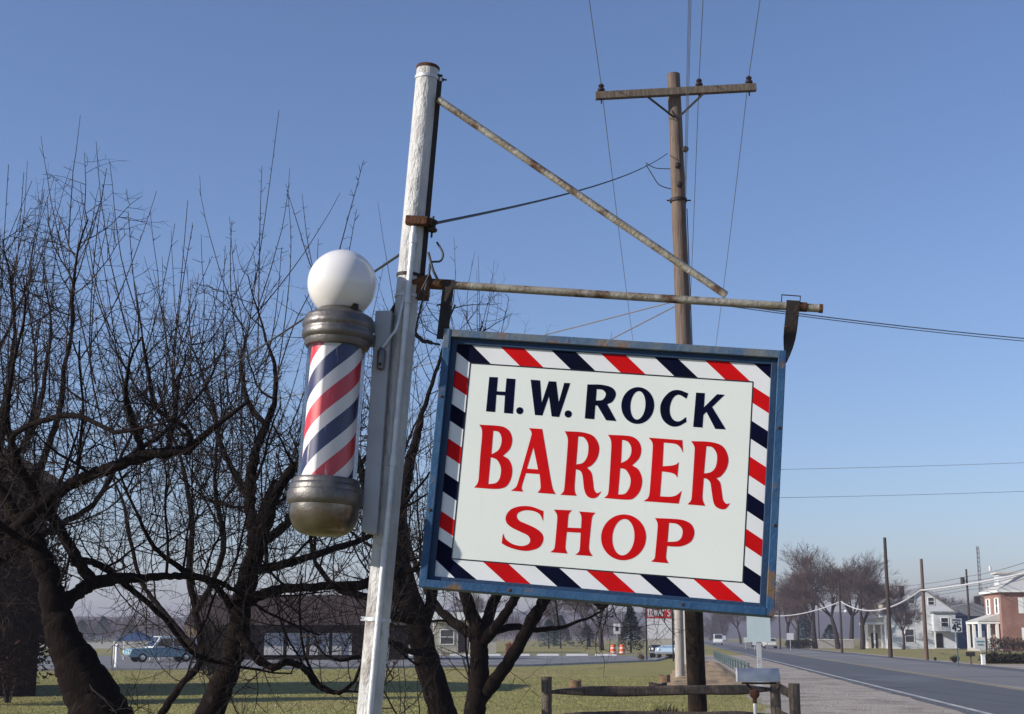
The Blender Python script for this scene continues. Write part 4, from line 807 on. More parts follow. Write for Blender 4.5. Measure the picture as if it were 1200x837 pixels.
apple('bare apple tree with forked leaning trunk in front of the long dark building', 11, [
    (0, [(190, 990, 26), (215, 910, 22), (248, 830, 18), (268, 785, 16), (280, 740, 15), (285, 700, 14), (293, 665, 13), (301, 643, 12)], .25),
    (.4, [(300, 648, 10), (295, 610, 9), (293, 570, 8), (300, 530, 7), (312, 500, 6), (322, 468, 4), (322, 430, 3), (312, 400, 2)], 1.15),
    (-.5, [(300, 648, 10), (312, 615, 9), (322, 582, 8), (338, 556, 7), (360, 535, 6), (380, 500, 4), (386, 460, 3)], 1.15),
    ((.2, 1.2), [(302, 640, 8), (330, 620, 7), (348, 598, 6), (372, 585, 5), (410, 560, 4), (440, 520, 3)], 1.1),
    ((0, -.7), [(288, 706, 9), (320, 692, 7), (370, 688, 6), (430, 684, 5), (480, 670, 3)], 1.1),
    ((.1, .9), [(294, 668, 8), (340, 660, 6), (395, 642, 5), (440, 625, 4), (475, 590, 3)], 1.1),
    ((-.1, -.6), [(281, 742, 8), (299, 768, 6.5), (318, 782, 5.5), (340, 776, 4.5), (358, 785, 4.5), (372, 803, 4), (398, 812, 3), (416, 798, 2.2)], .8),
    ((.1, -.8), [(279, 733, 6), (265, 702, 5), (245, 682, 4.5), (215, 668, 4), (180, 640, 3), (160, 600, 2)], 1.2),
    ((.1, 1), [(295, 590, 6), (278, 560, 5), (258, 520, 4), (250, 480, 3), (240, 450, 2)], 1.4),
    ((.4, .8), [(312, 500, 4), (290, 470, 4), (282, 430, 3)], 1.4),
], 33, sec=6.2, up3=.12, extra=[(.6, [(282, 500), (285, 430), (295, 360), (307, 280), (318, 200), (327, 129)]), (.7, [(302, 420), (304, 300), (305, 250), (307, 195)]), (.4, [(318, 480), (328, 420), (338, 340), (341, 280), (337, 223)]), (.2, [(375, 340), (360, 300), (348, 260), (336, 222)]), (.1, [(370, 330), (360, 280), (354, 227)]), (-.5, [(384, 420), (390, 330), (404, 270), (415, 230), (426, 188)]), (-.5, [(400, 350), (410, 290), (418, 245)]), (.5, [(284, 440), (272, 360), (270, 300), (272, 258)]), (.9, [(270, 480), (262, 400), (262, 340), (264, 288)]), (.3, [(300, 470), (318, 400), (326, 340), (330, 290)]), (.4, [(325, 440), (345, 380), (368, 330), (373, 280)])])
apple('dark multi-limbed apple tree right behind the lower sign post', 18.5, [
    (0, [(572, 920, 24), (540, 872, 21), (520, 837, 18), (505, 790, 18), (492, 745, 17), (480, 700, 16), (470, 655, 12), (470, 600, 9), (478, 550, 8), (487, 520, 6), (494, 485, 4)], .55),
    ((0, -.9), [(482, 706, 11), (455, 662, 9), (440, 620, 7), (428, 570, 6), (415, 520, 4)], 1.0),
    ((0, 1), [(493, 742, 9), (506, 700, 8), (508, 655, 7), (518, 600, 6), (540, 540, 4), (560, 470, 3)], .9),
    ((-.3, -1.5), [(487, 725, 8), (455, 720, 6), (430, 700, 5), (395, 690, 4), (370, 660, 3)], 1.0),
    ((0, .7), [(486, 720, 7), (463, 700, 6), (455, 640, 5), (450, 560, 4), (462, 480, 3)], 1.0),
    ((-.2, -1.2), [(498, 765, 6), (478, 762, 4), (455, 752, 3.5), (430, 765, 3)], .7),
], 45, sec=2.1, seclen=(1.0, 2.2), cfg=dict(r3=1.5, tr=1.4, sl=1.3, len={0: .2, 1: .55, 2: 1.1}, rad={0: .003, 1: .0045, 2: .009}, den={1: 6, 2: 6, 3: 4.5}))
apple('spreading dark apple tree under the barber sign, its low limb reaching right', 20, [
    (0, [(548, 905, 19), (553, 860, 16), (557, 830, 15), (561, 800, 13), (562, 770, 13), (560, 742, 12), (550, 712, 9), (538, 670, 7), (534, 600, 5), (545, 540, 4), (550, 490, 3)], .6),
    ((0, -.8), [(563, 818, 11), (588, 787, 9), (606, 760, 8.5), (622, 730, 8.5), (640, 700, 8), (658, 660, 6), (680, 610, 5), (690, 560, 3)], .6),
    ((0, .9), [(561, 752, 9), (576, 712, 8), (590, 670, 7), (602, 610, 5), (610, 560, 3)], .9),
    ((0, -1), [(562, 756, 8), (585, 730, 7), (606, 696, 6), (630, 645, 4), (655, 590, 3)], 1.1),
    ((0, 1.6), [(560, 748, 8), (520, 720, 6), (500, 690, 5), (480, 640, 4), (470, 570, 3)], .9),
    ((-.8, -1.9), [(642, 698, 5), (668, 690, 4.5), (690, 700, 3.5), (704, 712, 3)], 1.5),
    ((-.8, .4), [(650, 680, 5), (676, 672, 4), (696, 682, 3), (712, 695, 2)], 1.5),
    ((.0, 1), [(565, 745, 6), (600, 735, 5), (630, 738, 4), (660, 735, 3)], .9),
], 58, sec=2.1, seclen=(1.0, 2.1), up3=.06, cfg=dict(r3=1.5, tr=1.4, sl=1.2, len={0: .2, 1: .55, 2: 1.1}, rad={0: .003, 1: .0045, 2: .009}, den={1: 6, 2: 6, 3: 4.5}))
apple('tangled apple tree rising at the far left edge behind the gnarled trunk', 14, [
    (0, [(-75, 965, 25), (-60, 850, 22), (-48, 720, 18), (-30, 640, 13), (-12, 560, 9), (2, 500, 6), (12, 440, 5), (18, 390, 3)], .8),
    ((0, -1), [(-45, 700, 12), (-10, 640, 9), (25, 590, 7), (50, 540, 5), (70, 480, 4), (75, 430, 3)], 1.1),
    ((0, 1), [(-30, 640, 9), (-25, 560, 7), (-12, 480, 5), (-5, 420, 3)], 1.2),
    ((0, 1.4), [(-40, 680, 9), (10, 650, 7), (60, 620, 5), (110, 590, 4), (140, 540, 3)], 1.1),
    ((0, .5), [(-12, 560, 7), (30, 520, 5), (48, 470, 4), (55, 420, 3)], 1.2),
], 71, sec=2.6, seclen=(.9, 1.9), up3=.13, cfg=dict(tr=1.2, sl=1.2, zt=3.4, len={0: .17, 1: .45, 2: .95}, rad={0: .0027, 1: .0042, 2: .0078}))
apple('smaller bare apple tree between the two leaning trunks, farther back', 17, [
    (0, [(165, 880, 6), (189, 837, 5.5), (212, 803, 5), (236, 771, 5), (230, 720, 4.5), (222, 670, 5), (225, 610, 4), (215, 550, 3)], .9),
    ((0, 1), [(236, 768, 5), (215, 745, 4), (190, 715, 4), (165, 680, 3), (150, 620, 3)], 1.0),
    ((0, -1), [(228, 720, 5), (250, 680, 4), (262, 640, 4), (255, 590, 3)], 1.1),
], 83, sec=2.8, seclen=(.8, 1.7), cfg=dict(tr=1.2, len={0: .18, 1: .5, 2: 1.0}, rad={0: .0028, 1: .0044, 2: .008}))
# ------------------------------------------------------------------ background trees
def bare_mesh(h, spread, seed, tw=.022, forks=4, lv=5):
    rng = random.Random(seed); trunk = MB(); tw_ = MB()
    def rec(p, d, L, r, l):
        n = 3; pts = [p]
        for i in range(n):
            d = (d + rvec(rng) * .16 + UPV * (.05 if l < 3 else .02)).normalized(); p = p + d * (L / n); pts.append(p)
        r1 = r * .62; (trunk if l <= 1 else tw_).tube(pts, [r + (r1 - r) * i / n for i in range(n + 1)], 6 if l <= 1 else 3, cap=False)
        if l >= lv: return
        for c in range(forks if l else forks + 2):
            i = rng.choice((1, 2, 3, 3)) if l else rng.choice((2, 3, 3)); side = rvec(rng); side = (side - d * side.dot(d)).normalized()
            side.z = side.z * .7 + .12
            rec(pts[i], (d * rng.uniform(.7, 1.3) + side * spread * rng.uniform(.6, 1.2)).normalized(), L * rng.uniform(.58, .82), max(tw, r1 * rng.uniform(.5, .7)), l + 1)
    rec(Vector((0, 0, -.2)), UPV, h * .30, h * .026, 0); return trunk, tw_
TREE_KIND = {}
def bare_tree(kind, x, y, sc, rz, label, group):
    if kind not in TREE_KIND:
        h, s, seed, lv = kind; a, b_ = bare_mesh(h, s, seed, lv=lv, tw=.017)
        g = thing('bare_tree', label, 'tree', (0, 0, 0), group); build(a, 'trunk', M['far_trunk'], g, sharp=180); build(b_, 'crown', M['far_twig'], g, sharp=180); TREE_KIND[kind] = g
        g.location = (x, y, 0); g.rotation_euler.z = rz; g.scale = (sc, sc, sc); return g
    return dup(TREE_KIND[kind], (x, y, 0), rz, label, sc)
K1, K2, K3 = (20, .62, 3, 6), (20, .75, 9, 6), (17, .5, 14, 6)
GT = 'big bare trees across the road'
for kind, px, Y, sc, rz, lab in ((K2, 955, 200, .84, .4, 'broad bare tree with rounded crown, tallest of the big roadside group'), (K1, 982, 195, .74, 1.9, 'bare brown tree just left of the pole with the street lamp'),
                                 (K2, 1010, 188, .72, 3.3, 'bare brown tree with dark trunk between the lamp pole and the tall dark pole'), (K1, 996, 215, .80, 4.4, 'bare tree standing behind the roadside group'),
                                 (K3, 924, 235, .72, .9, 'thin bare tree at the left end of the roadside group'), (K3, 936, 215, .66, 2.0, 'small purple brown tree close to the sign corner'),
                                 (K3, 1058, 185, .46, 5, 'slender bare tree just right of the tall dark pole'), (K3, 1048, 240, .70, 2.6, 'bare tree behind the white gabled house chimney'),
                                 (K1, 1100, 262, .60, 1.1, 'bare tree rising behind the white gabled house roof'), (K2, 1160, 262, .62, 2.2, 'bare tree behind the brick house, below the mast'),
                                 (K2, 1130, 280, .52, 5.2, 'low bare tree between the blue wing and the brick house')):
    bare_tree(kind, gx(px, Y), Y, sc, rz, lab, GT)
GL = 'bare trees behind the parking lot'
for kind, px, Y, sc, rz, lab in ((K2, 705, 175, .62, 1.2, 'low spreading bare tree beside the dark evergreen'), (K1, 690, 240, .66, 3.1, 'bare tree left of the dark evergreen, farther off'), (K2, 650, 270, .62, .2, 'hazy bare tree above the small blue spruces'),
                                 (K1, 868, 330, .60, 2.3, 'small hazy bare tree above the oncoming cars'), (K2, 884, 300, .48, 4.0, 'hazy brown tree behind the pale sign back'), (K3, 846, 420, .75, 1.0, 'bluish hazy tree at the end of the road'),
                                 (K2, 770, 300, .55, 5.0, 'hazy bare tree behind the red and white shop sign'), (K1, 560, 260, .6, 2.4, 'bare tree behind the pale little building'), (K2, 902, 290, .6, 1.4, 'hazy bare tree at the sign corner by the road')):
    bare_tree(kind, gx(px, Y), Y, sc, rz, lab, GL)
# far woods on the left: a band of small trees that reads as one mass
b = MB(); rng = random.Random(77)
for i in range(420):
    y = rng.uniform(430, 760); px = rng.uniform(-60, 850); x = gx(px, y); h = rng.uniform(7, 15) * (.8 + .4 * noise.noise(Vector((px * .02, 0, 0)))); p0 = Vector((x, y, 0))
    b.tube([p0, p0 + UPV * h * .5], [.22, .12], 3, cap=False)
    for j in range(46):
        a = rng.uniform(0, 6.28); z = h * rng.uniform(.18, .6); q_ = p0 + UPV * z + Vector((math.cos(a), math.sin(a), 0)) * h * .08
        e = q_ + Vector((math.cos(a) * rng.uniform(.05, .34), math.sin(a) * rng.uniform(.05, .34), rng.uniform(.12, .42))) * h; s = Vector((rng.uniform(.12, .26), 0, 0)); k = len(b.v)
        b.v += [tuple(q_ - s), tuple(q_ + s), tuple(e)]; b.f.append((k, k + 1, k + 2)); b.mi.append(0)
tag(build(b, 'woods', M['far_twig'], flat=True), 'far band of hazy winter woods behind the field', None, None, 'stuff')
def evergreen(px, Y, h, r, m, label, seed, group=None, name='evergreen_tree'):
    rng = random.Random(seed); x = gx(px, Y); g = thing(name, label, 'tree', (x, Y, 0), group); b = MB()
    for i in range(int(900 + h * 150)):
        t = rng.random() ** .8; a = rng.uniform(0, 6.28); rr = r * (1 - t) ** .8 * (.55 + .45 * rng.random()) * (1 + .2 * math.sin(a * 3 + seed)); z = .25 + t * (h - .3); w = rng.uniform(.08, .16) * h / 5 + .03
        p = Vector((x + math.cos(a) * rr, Y + math.sin(a) * rr, z)); e = p + Vector((math.cos(a) * w * 2, math.sin(a) * w * 2, rng.uniform(-.6, .8) * w * 1.6)); s = Vector((-math.sin(a) * w, math.cos(a) * w, rng.uniform(-.4, .4) * w)); k = len(b.v)
        b.v += [tuple(p - s), tuple(p + s), tuple(e)]; b.f.append((k, k + 1, k + 2)); b.mi.append(0)
    build(b, 'foliage', m, g, flat=True); b = MB(); cyl(b, x, Y, -.1, h * .9, .03 * h, .01, 7); build(b, 'trunk', M['far_trunk'], g)
evergreen(739, 150, 4.7, 1.5, M['conifer'], 'dark evergreen behind the orange barrels', 3)
evergreen(643, 200, 4.0, 2.0, M['blue_spruce'], 'small blue spruce, left of the two beyond the parking lot', 4, 'blue spruces')
evergreen(657, 205, 4.6, 2.3, M['blue_spruce'], 'larger blue spruce, right of the two beyond the parking lot', 5, 'blue spruces')
evergreen(688, 190, 3.2, 1.8, M['conifer'], 'low dark evergreen between the spruces and the barrels', 6)
evergreen(944, 250, 7.5, 1.9, M['blue_spruce'], 'slim bluish evergreen among the roadside trees', 7)
evergreen(840, 500, 11, 3.0, M['blue_spruce'], 'hazy blue evergreen at the end of the road', 8)
evergreen(973, 215, 3.4, 2.2, M['conifer'], 'low dark evergreen under the roadside trees', 9)
for px, Y, h, r, lab in ((95, 300, 5, 3.5, 'low dark evergreen on the field edge by the left trunk'), (120, 320, 6, 4, 'dark evergreen on the field edge left of the wagon'), (150, 310, 4.5, 3.5, 'bushy evergreen behind the blue canopy')):
    evergreen(px, Y, h, r, M['blue_spruce'], lab, px, 'field edge evergreens')
# ------------------------------------------------------------------ houses
def frame(n_root): return Matrix.Translation(n_root) @ Matrix.Rotation(-ROAD_A, 4, 'Z')
class House:
    def __init__(s, name, label, px, Y, cat='house', rot=None, loc=None):
        s.o = Vector((gx(px, Y), Y, 0)) if loc is None else Vector(loc); s.X = Matrix.Translation(s.o) @ Matrix.Rotation(-ROAD_A if rot is None else rot, 4, 'Z'); s.root = thing(name, label, cat, s.o)
    def box(s, name, a, c, m, parent=None, label=None):
        b = MB(); b.box([(a[i] + c[i]) / 2 for i in range(3)], [abs(c[i] - a[i]) for i in range(3)], X=s.X); o = build(b, name, M[m], parent or s.root, flat=True)
        if label: o['label'] = label
        return o
    def gable(s, x0, x1, y0, y1, z0, ze, zr, m):                      # ridge runs along y
        b = MB(); b.prism([(x0, z0), (x1, z0), (x1, ze), ((x0 + x1) / 2, zr), (x0, ze)], y0, y1, s.X); return build(b, 'wall', M[m], s.root, flat=True)
    def roof(s, x0, x1, y0, y1, ze, zr, m, th=.16, over=.35, both=True):
        b = MB(); xm = (x0 + x1) / 2; sl = (zr - ze) / (xm - x0); zo = ze - over * sl; g = .02
        b.prism([(x0 - over, zo + g), (xm, zr + g), (x1 + over, zo + g), (x1 + over, zo + th), (xm, zr + th + .04), (x0 - over, zo + th)], y0 - over, y1 + over, s.X); return build(b, 'roof', M[m], s.root, flat=True)
    def win(s, x, z, w, h, y=0, fm='white_trim', face='f'):            # on the wall facing the camera (f) or the road (l)
        b = MB(); t = .09
        def bx(a0, a1, z0, z1, d0, d1, mb):
            if face == 'f': mb.box(((a0 + a1) / 2, y + (d0 + d1) / 2, (z0 + z1) / 2), (a1 - a0, abs(d1 - d0), z1 - z0), X=s.X)
            else: mb.box((y + (d0 + d1) / 2, (a0 + a1) / 2, (z0 + z1) / 2), (abs(d1 - d0), a1 - a0, z1 - z0), X=s.X)
        bx(x - w / 2 - t, x - w / 2, z - t, z + h + t, -.06, .02, b); bx(x + w / 2, x + w / 2 + t, z - t, z + h + t, -.06, .02, b); bx(x - w / 2, x + w / 2, z - t, z, -.06, .02, b); bx(x - w / 2, x + w / 2, z + h, z + h + t, -.06, .02, b); bx(x - w / 2, x + w / 2, z + h / 2 - .03, z + h / 2 + .03, -.04, .02, b)
        f = build(b, 'window', M[fm], s.root, flat=True); b = MB(); bx(x - w / 2, x + w / 2, z, z + h, -.015, .015, b); build(b, 'pane', M['glass'], f, flat=True); return f
    def shutters(s, x, z, w, h, y, face='f', m='white_trim'):
        for sx in (-1, 1):
            c = x + sx * (w / 2 + .1 + w * .3)
            if face == 'f': s.box('shutter', (c - w * .27, y - .05, z - .05), (c + w * .27, y + .01, z + h + .05), m)
            else: s.box('shutter', (y - .05, c - w * .27, z - .05), (y + .01, c + w * .27, z + h + .05), m)
    def door(s, x, z, w, h, y, m='dark_siding', face='f'):
        d = s.box('door', (x - w / 2, y - .05, z), (x + w / 2, y + .02, z + h), m); s.box('handle', (x + w * .32, y - .10, z + h * .45), (x + w * .38, y - .05, z + h * .5), 'chrome', d); return d
H = House('white_house', 'white two storey gabled house with an enclosed upper bay, across the road', 1045, 198)
H.gable(0, 8.6, 0, 11, -.1, 5.0, 8.1, 'white_wall'); H.roof(0, 8.6, 0, 11, 5.0, 8.1, 'grey_roof')
H.box('chimney', (2.3, 6, 6), (2.95, 6.7, 8.7), 'brown_roof'); H.win(2.9, 6.1, .75, .95); H.win(5.5, 5.9, .75, .95); H.win(2.4, .9, 1.1, 1.7); H.win(2.4, 3.3, 1.0, 1.4)
H.box('upper_bay', (5.4, -1.7, 2.35), (8.3, -.01, 4.75), 'white_wall'); H.box('bay_roof', (5.2, -1.95, 4.76), (8.5, 0.0, 4.98), 'grey_roof'); H.win(6.85, 2.95, .9, 1.15, -1.7)
for x in (5.5, 8.2): H.box('porch_post', (x - .08, -1.65, 0), (x + .08, -1.49, 2.34), 'white_trim')
H.door(6.3, .05, .95, 2.0, 0); H.box('porch_floor', (5.3, -1.8, -.05), (8.5, -.02, .12), 'concrete')
b = MB(); b.beam(H.X @ Vector((8.75, -.5, 2.2)), H.X @ Vector((11.2, -.5, .0)), 1.0, .22); build(b, 'outside_stair', M['blue_wall'], H.root, flat=True)
H = House('blue_wing_house', 'blue sided building with grey roof between the white and brick houses', 1113, 206)
H.box('wall', (0, 0, -.1), (7.5, 9, 4.6), 'blue_wall'); b = MB(); b.prism([(-.3, 4.5), (7.8, 4.5), (7.4, 4.9), (3.4, 6.4), (0, 5.6)], -.3, 9.3, H.X); build(b, 'roof', M['grey_roof'], H.root, flat=True)
H.box('chimney', (4.6, 4, 5), (5.4, 4.8, 7.4), 'brown_roof'); H.win(4.6, .8, 1.5, 1.3); H.box('lower_wall', (2.6, -.5, -.1), (7.4, -.01, 2.4), 'white_wall'); H.win(5.6, .7, 1.2, 1.3, -.5)
H = House('porch_house', 'small pale two storey house with flat roofed porch behind the tall dark pole', 1039, 205)
H.box('wall', (0, 1.6, -.1), (1.9, 7, 6.3), 'cream_wall'); b = MB(); b.prism([(-.25, 6.3), (2.15, 6.3), (.95, 7.1)], 1.3, 7.2, H.X); build(b, 'roof', M['grey_roof'], H.root, flat=True)
H.box('porch_back', (-2.6, 1.6, -.1), (-.01, 6, 3.3), 'cream_wall'); H.box('porch_roof', (-2.9, -.4, 3.31), (2.1, 6.2, 3.6), 'white_trim'); H.box('railing', (-2.8, -.3, 3.61), (0, -.2, 4.3), 'cream_wall')
for x in (-2.7, -1.7, -.7, .3, 1.7): H.box('porch_post', (x - .1, -.25, 0), (x + .1, -.05, 3.3), 'white_trim')
H.door(-1.5, .05, .9, 2.1, 1.6); H.win(.6, .8, .9, 1.4, 1.6); H.win(.95, 4.3, .7, 1.2, 1.6)
H = House('brick_house', 'red brick house with white shutters, pale hipped roof and white porch', 1175.5, 166)
BR, ntb, bsd = nodes('red_brick'); bsd.inputs['Roughness'].default_value = .9
bk = nd(ntb, 'ShaderNodeTexBrick', Scale=1); bk.inputs['Color1'].default_value = c4((.29, .115, .08)); bk.inputs['Color2'].default_value = c4((.22, .088, .062)); bk.inputs['Mortar'].default_value = c4((.38, .3, .26)); bk.inputs['Brick Width'].default_value = .22; bk.inputs['Row Height'].default_value = .075; bk.inputs['Mortar Size'].default_value = .009
tcb = nd(ntb, 'ShaderNodeTexCoord'); sxb = nd(ntb, 'ShaderNodeSeparateXYZ'); cmb = nd(ntb, 'ShaderNodeCombineXYZ'); adb = nd(ntb, 'ShaderNodeMath', operation='ADD')
ntb.links.new(tcb.outputs['Object'], sxb.inputs[0]); ntb.links.new(sxb.outputs[0], adb.inputs[0]); ntb.links.new(sxb.outputs[1], adb.inputs[1]); ntb.links.new(adb.outputs[0], cmb.inputs[0]); ntb.links.new(sxb.outputs[2], cmb.inputs[1]); ntb.links.new(cmb.outputs[0], bk.inputs['Vector'])
ntb.links.new(mixc(ntb, noise_fac(ntb, .5, .4, .7), bk.outputs[0], (.19, .078, .055)), bsd.inputs['Base Color']); M['brick'] = BR
H.box('wall', (0, 0, -.1), (9.5, 9, 6.9), 'brick'); b = MB(); e = .45
V = [H.X @ Vector(p) for p in ((-e, -e, 6.9), (9.5 + e, -e, 6.9), (9.5 + e, 9 + e, 6.9), (-e, 9 + e, 6.9), (4.2, 4.0, 9.5), (5.3, 5.0, 9.5))]
for f in ((0, 1, 5, 4), (1, 2, 5), (2, 3, 4, 5), (3, 0, 4), (3, 2, 1, 0)): b.face([V[i] for i in f])
build(b, 'roof', M['light_roof'], H.root, flat=True); H.box('eave', (-e - .02, -e - .02, 6.65), (9.5 + e + .02, 9 + e + .02, 6.89), 'white_trim')
H.box('dormer', (.6, 3.2, 7.1), (2.6, 5.6, 8.9), 'white_wall'); b = MB(); b.prism([(.3, 8.9), (5, 8.9), (5, 9.1), (.3, 9.1)], 2.9, 5.9, H.X); build(b, 'dormer_roof', M['light_roof'], H.root, flat=True)
H.win(3.1, 4.3, 1.0, 1.7); H.shutters(3.1, 4.3, 1.0, 1.7, 0); H.win(6.9, 4.3, 1.0, 1.7); H.shutters(6.9, 4.3, 1.0, 1.7, 0); H.win(3.4, .9, 1.1, 1.7); H.shutters(3.4, .9, 1.1, 1.7, 0); H.win(7.0, .9, 1.1, 1.7)
for yy in (2.2, 6.8): H.win(yy, 4.3, 1.0, 1.7, 0, face='l'); H.shutters(yy, 4.3, 1.0, 1.7, 0, 'l')
H.box('porch_roof', (-2.5, 1.0, 3.1), (-.01, 8, 3.4), 'white_trim'); b = MB(); b.prism([(-2.6, 3.4), (-.02, 3.4), (-.02, 4.2)], .9, 8.1, H.X); build(b, 'porch_gable', M['light_roof'], H.root, flat=True)
for x, y in ((-2.3, 1.2), (-1.3, 1.2), (-2.3, 4.5), (-2.3, 7.8), (-.35, 1.2)): H.box('porch_column', (x - .16, y - .16, 0), (x + .16, y + .16, 3.1), 'white_trim')
H.win(2.5, .8, 1.1, 1.7, 0, face='l'); H.win(6.2, .8, 1.1, 1.7, 0, face='l'); H.box('porch_floor', (-2.5, 1, -.05), (-.02, 8, .35), 'concrete')
# long dark building behind the left trees
H = House('long_building', 'long low dark building with brown roof and white panels behind the bare trees', 300, 104, 'building', rot=R(2))
Lx = gx(238, 104) - H.o.x; Rx = gx(474, 104) - H.o.x
H.box('wall', (Lx, 0, -.1), (Rx, 8, 2.5), 'dark_siding'); b = MB(); b.prism([(-.9, 2.3), (9.0, 2.3), (4.05, 4.75), (-.9, 2.5)][0:0] or [(-1.0, 2.45), (9.0, 2.45), (4.0, 4.7)], Lx - 1.2, Rx + .8, H.X @ Matrix.Rotation(R(-90), 4, 'Z') @ Matrix.Scale(-1, 4, Vector((1, 0, 0)))); build(b, 'roof', M['brown_roof'], H.root, flat=True)
H.box('end_wall', (Lx - 1.3, .4, -.1), (Lx - .01, 7.6, 2.44), 'stone')
xp = gx(310, 104) - H.o.x
for i in range(4): H.box('white_panel', (xp + i * 1.62, -.08, .35), (xp + i * 1.62 + 1.45, .02, 1.9), 'dull_panel')
for i in range(5): H.box('porch_post', (xp - .16 + i * 1.62, -.9, 0), (xp - .04 + i * 1.62, -.78, 2.44), 'dark_siding')
H.door(Rx - 1.6, .05, 1.0, 2.05, 0, 'cream_wall')
# dark shingled house at the left edge
H = House('dark_house', 'dark brown shingled house at the left edge behind the gnarled apple tree', 0, 0, 'house', loc=(gx(46, 41), 41, 0), rot=R(19))
H.box('wall', (-12, 0, -.1), (0, 10, 6.0), 'dark_siding'); b = MB(); e = .5
V = [H.X @ Vector(p) for p in ((-12 - e, -e, 5.95), (e, -e, 5.95), (e, 10 + e, 5.95), (-12 - e, 10 + e, 5.95), (-7, 5, 9.6), (-5, 5, 9.6))]
for f in ((0, 1, 5, 4), (1, 2, 5), (2, 3, 4, 5), (3, 0, 4), (3, 2, 1, 0)): b.face([V[i] for i in f])
build(b, 'roof', M['brown_roof'], H.root, flat=True)
H.win(-.9, 2.3, .55, 1.3, 0, 'dark_siding'); H.win(-3, 2.3, .9, 1.3, 0, 'dark_siding'); H.win(-.9, .6, .6, 1.1, 0, 'dark_siding'); H.door(-4.6, .05, 1, 2.1, 0)
# pale small building behind the dark trunks
H = House('pale_building', 'small pale building with white roof seen between the dark trunks', 508, 150, 'building', rot=R(4))
H.box('wall', (0, 0, -.1), (6.5, 5, 3.3), 'cream_wall'); H.box('roof', (-.6, -1.2, 3.31), (7.0, 5.4, 4.1), 'white_trim'); H.win(1.4, .9, 1.3, 1.4); H.win(4.6, .9, 1.3, 1.4); H.door(3, .05, .9, 2.1, 0)
# ------------------------------------------------------------------ poles, mast, signs, walls across the road
GP = 'poles across the road'
def far_pole(px, Y, py0, r, lab, m='far_pole', lean=0, arm=None):
    x = gx(px, Y); z = at(px, py0, Y).z; g = thing('telephone_pole', lab, 'pole', (x, Y, 0), GP); b = MB(); cyl(b, x, Y, -.2, z, r, r * .65, 10, (lean, 0)); build(b, 'pole', M[m], g)
    if arm: 
        b = MB()
        for dz in arm: b.box((x + lean, Y - r, z - dz), (1.9, .1, .12), rz=-.2)
        build(b, 'crossarm', M[m], g, flat=True)
    return g, Vector((x, Y, 0)), z
far_pole(1042.5, 115, 630, .19, 'tallest dark wooden pole in front of the white houses', 'far_pole', 0)
g, o, z = far_pole(1084.5, 102, 655, .16, 'brown leaning pole carrying the thick pale cable', 'brown_pole', 0)
g, o, z = far_pole(1137, 186, 667, .18, 'dark pole with transformer beside the brick house', 'far_pole', 0)
b = MB(); b.lathe((o.x - .55, 186, z - 2.1), (0, 0, 1), [(0, .2), (.05, .27), (1.0, .27), (1.06, .2)], 12); tr_ = build(b, 'transformer', M['black_iron'], g); b = MB(); b.box((o.x - .2, 186, z - 1.5), (.4, .1, .1)); build(b, 'bracket', M['black_iron'], tr_, flat=True)
g, o, z = far_pole(986, 145, 681, .14, 'short dark pole with a street lamp by the bare trees', 'far_pole', 0)
b = MB(); b.beam((o.x, 145, z - 2.9), (o.x + .5, 144.8, z - 2.75), .06, .06); la = build(b, 'lamp_arm', M['far_pole'], g, flat=True); b = MB(); b.lathe((o.x + .5, 144.8, z - 3.15), (0, 0, 1), [(0, .05), (.07, .14), (.2, .15), (.28, .06)], 12); build(b, 'lamp', M['lamp_glass'], la)
far_pole(914, 190, 706, .13, 'thin distant pole just right of the barber sign corner', 'far_pole', 0)
far_pole(960, 230, 700, .13, 'thin distant pole among the bare tree trunks', 'far_pole', 0)
a1_, a2_ = at(1078.5, 692, 102), at(985.5, 705, 145)
for p_, q_, sg, lab in ((at(1345, 632, 66), a1_, .35, 'nearest span from the right edge to the brown pole'), (a1_, a2_, 1.15, 'sagging span between brown pole and lamp pole'), (a2_, at(903, 721.5, 205), .5, 'far span going left to the sign corner')):
    wire('telephone_cable', p_, q_, sg, .06, 'wire_pale', 'thick pale telephone cable, ' + lab, 'cable', 'thick pale cable spans', 22)
for i, (pyr, pyp) in enumerate(((607, 675), (618, 681), (626, 687), (632, 691))):
    a_, c_ = at(1330, pyr, 78), at(1137, pyp, 186)
    wire('power_line', a_, c_, .5, .035, 'wire_grey', '%s dark line from the transformer pole to the right edge' % ('highest', 'second', 'third', 'lowest')[i], 'power line', 'lines past the brick house', 20)
    wire('power_line', c_, at(1000 - i * 8, pyp + 9, 330), 1.0, .04, 'wire_grey', '%s dark line from the transformer pole toward the bare trees' % ('highest', 'second', 'third', 'lowest')[i], 'power line', 'lines past the brick house', 20)
# radio mast
x = gx(1152, 330); mz = at(1152, 640, 330).z; g = thing('radio_mast', 'thin lattice radio mast far behind the brick house', 'mast', (x, 330, 0)); b = MB(); r = .32
cs = [(x + r * math.cos(a), 330 + r * math.sin(a)) for a in (0, 2.09, 4.19)]
for cx_, cy_ in cs: b.beam((cx_, cy_, -.1), (cx_, cy_, mz), .10, .10)
z = 0
while z < mz - 1:
    for i in range(3): (xa, ya), (xb, yb_) = cs[i], cs[(i + 1) % 3]; b.beam((xa, ya, z), (xb, yb_, z + 1), .06, .06)
    z += 1
build(b, 'lattice', M['wire_grey'], g, flat=True)
b = MB(); b.beam((x + .3, 330, mz - 5), (x + 2.6, 330, mz - 5.2), .08, .08); b.tube([(x + 2.6, 330, mz - 5.6), (x + 2.6, 330, mz - 4.6)], .28, 8); build(b, 'antenna', M['lamp_glass'], g)
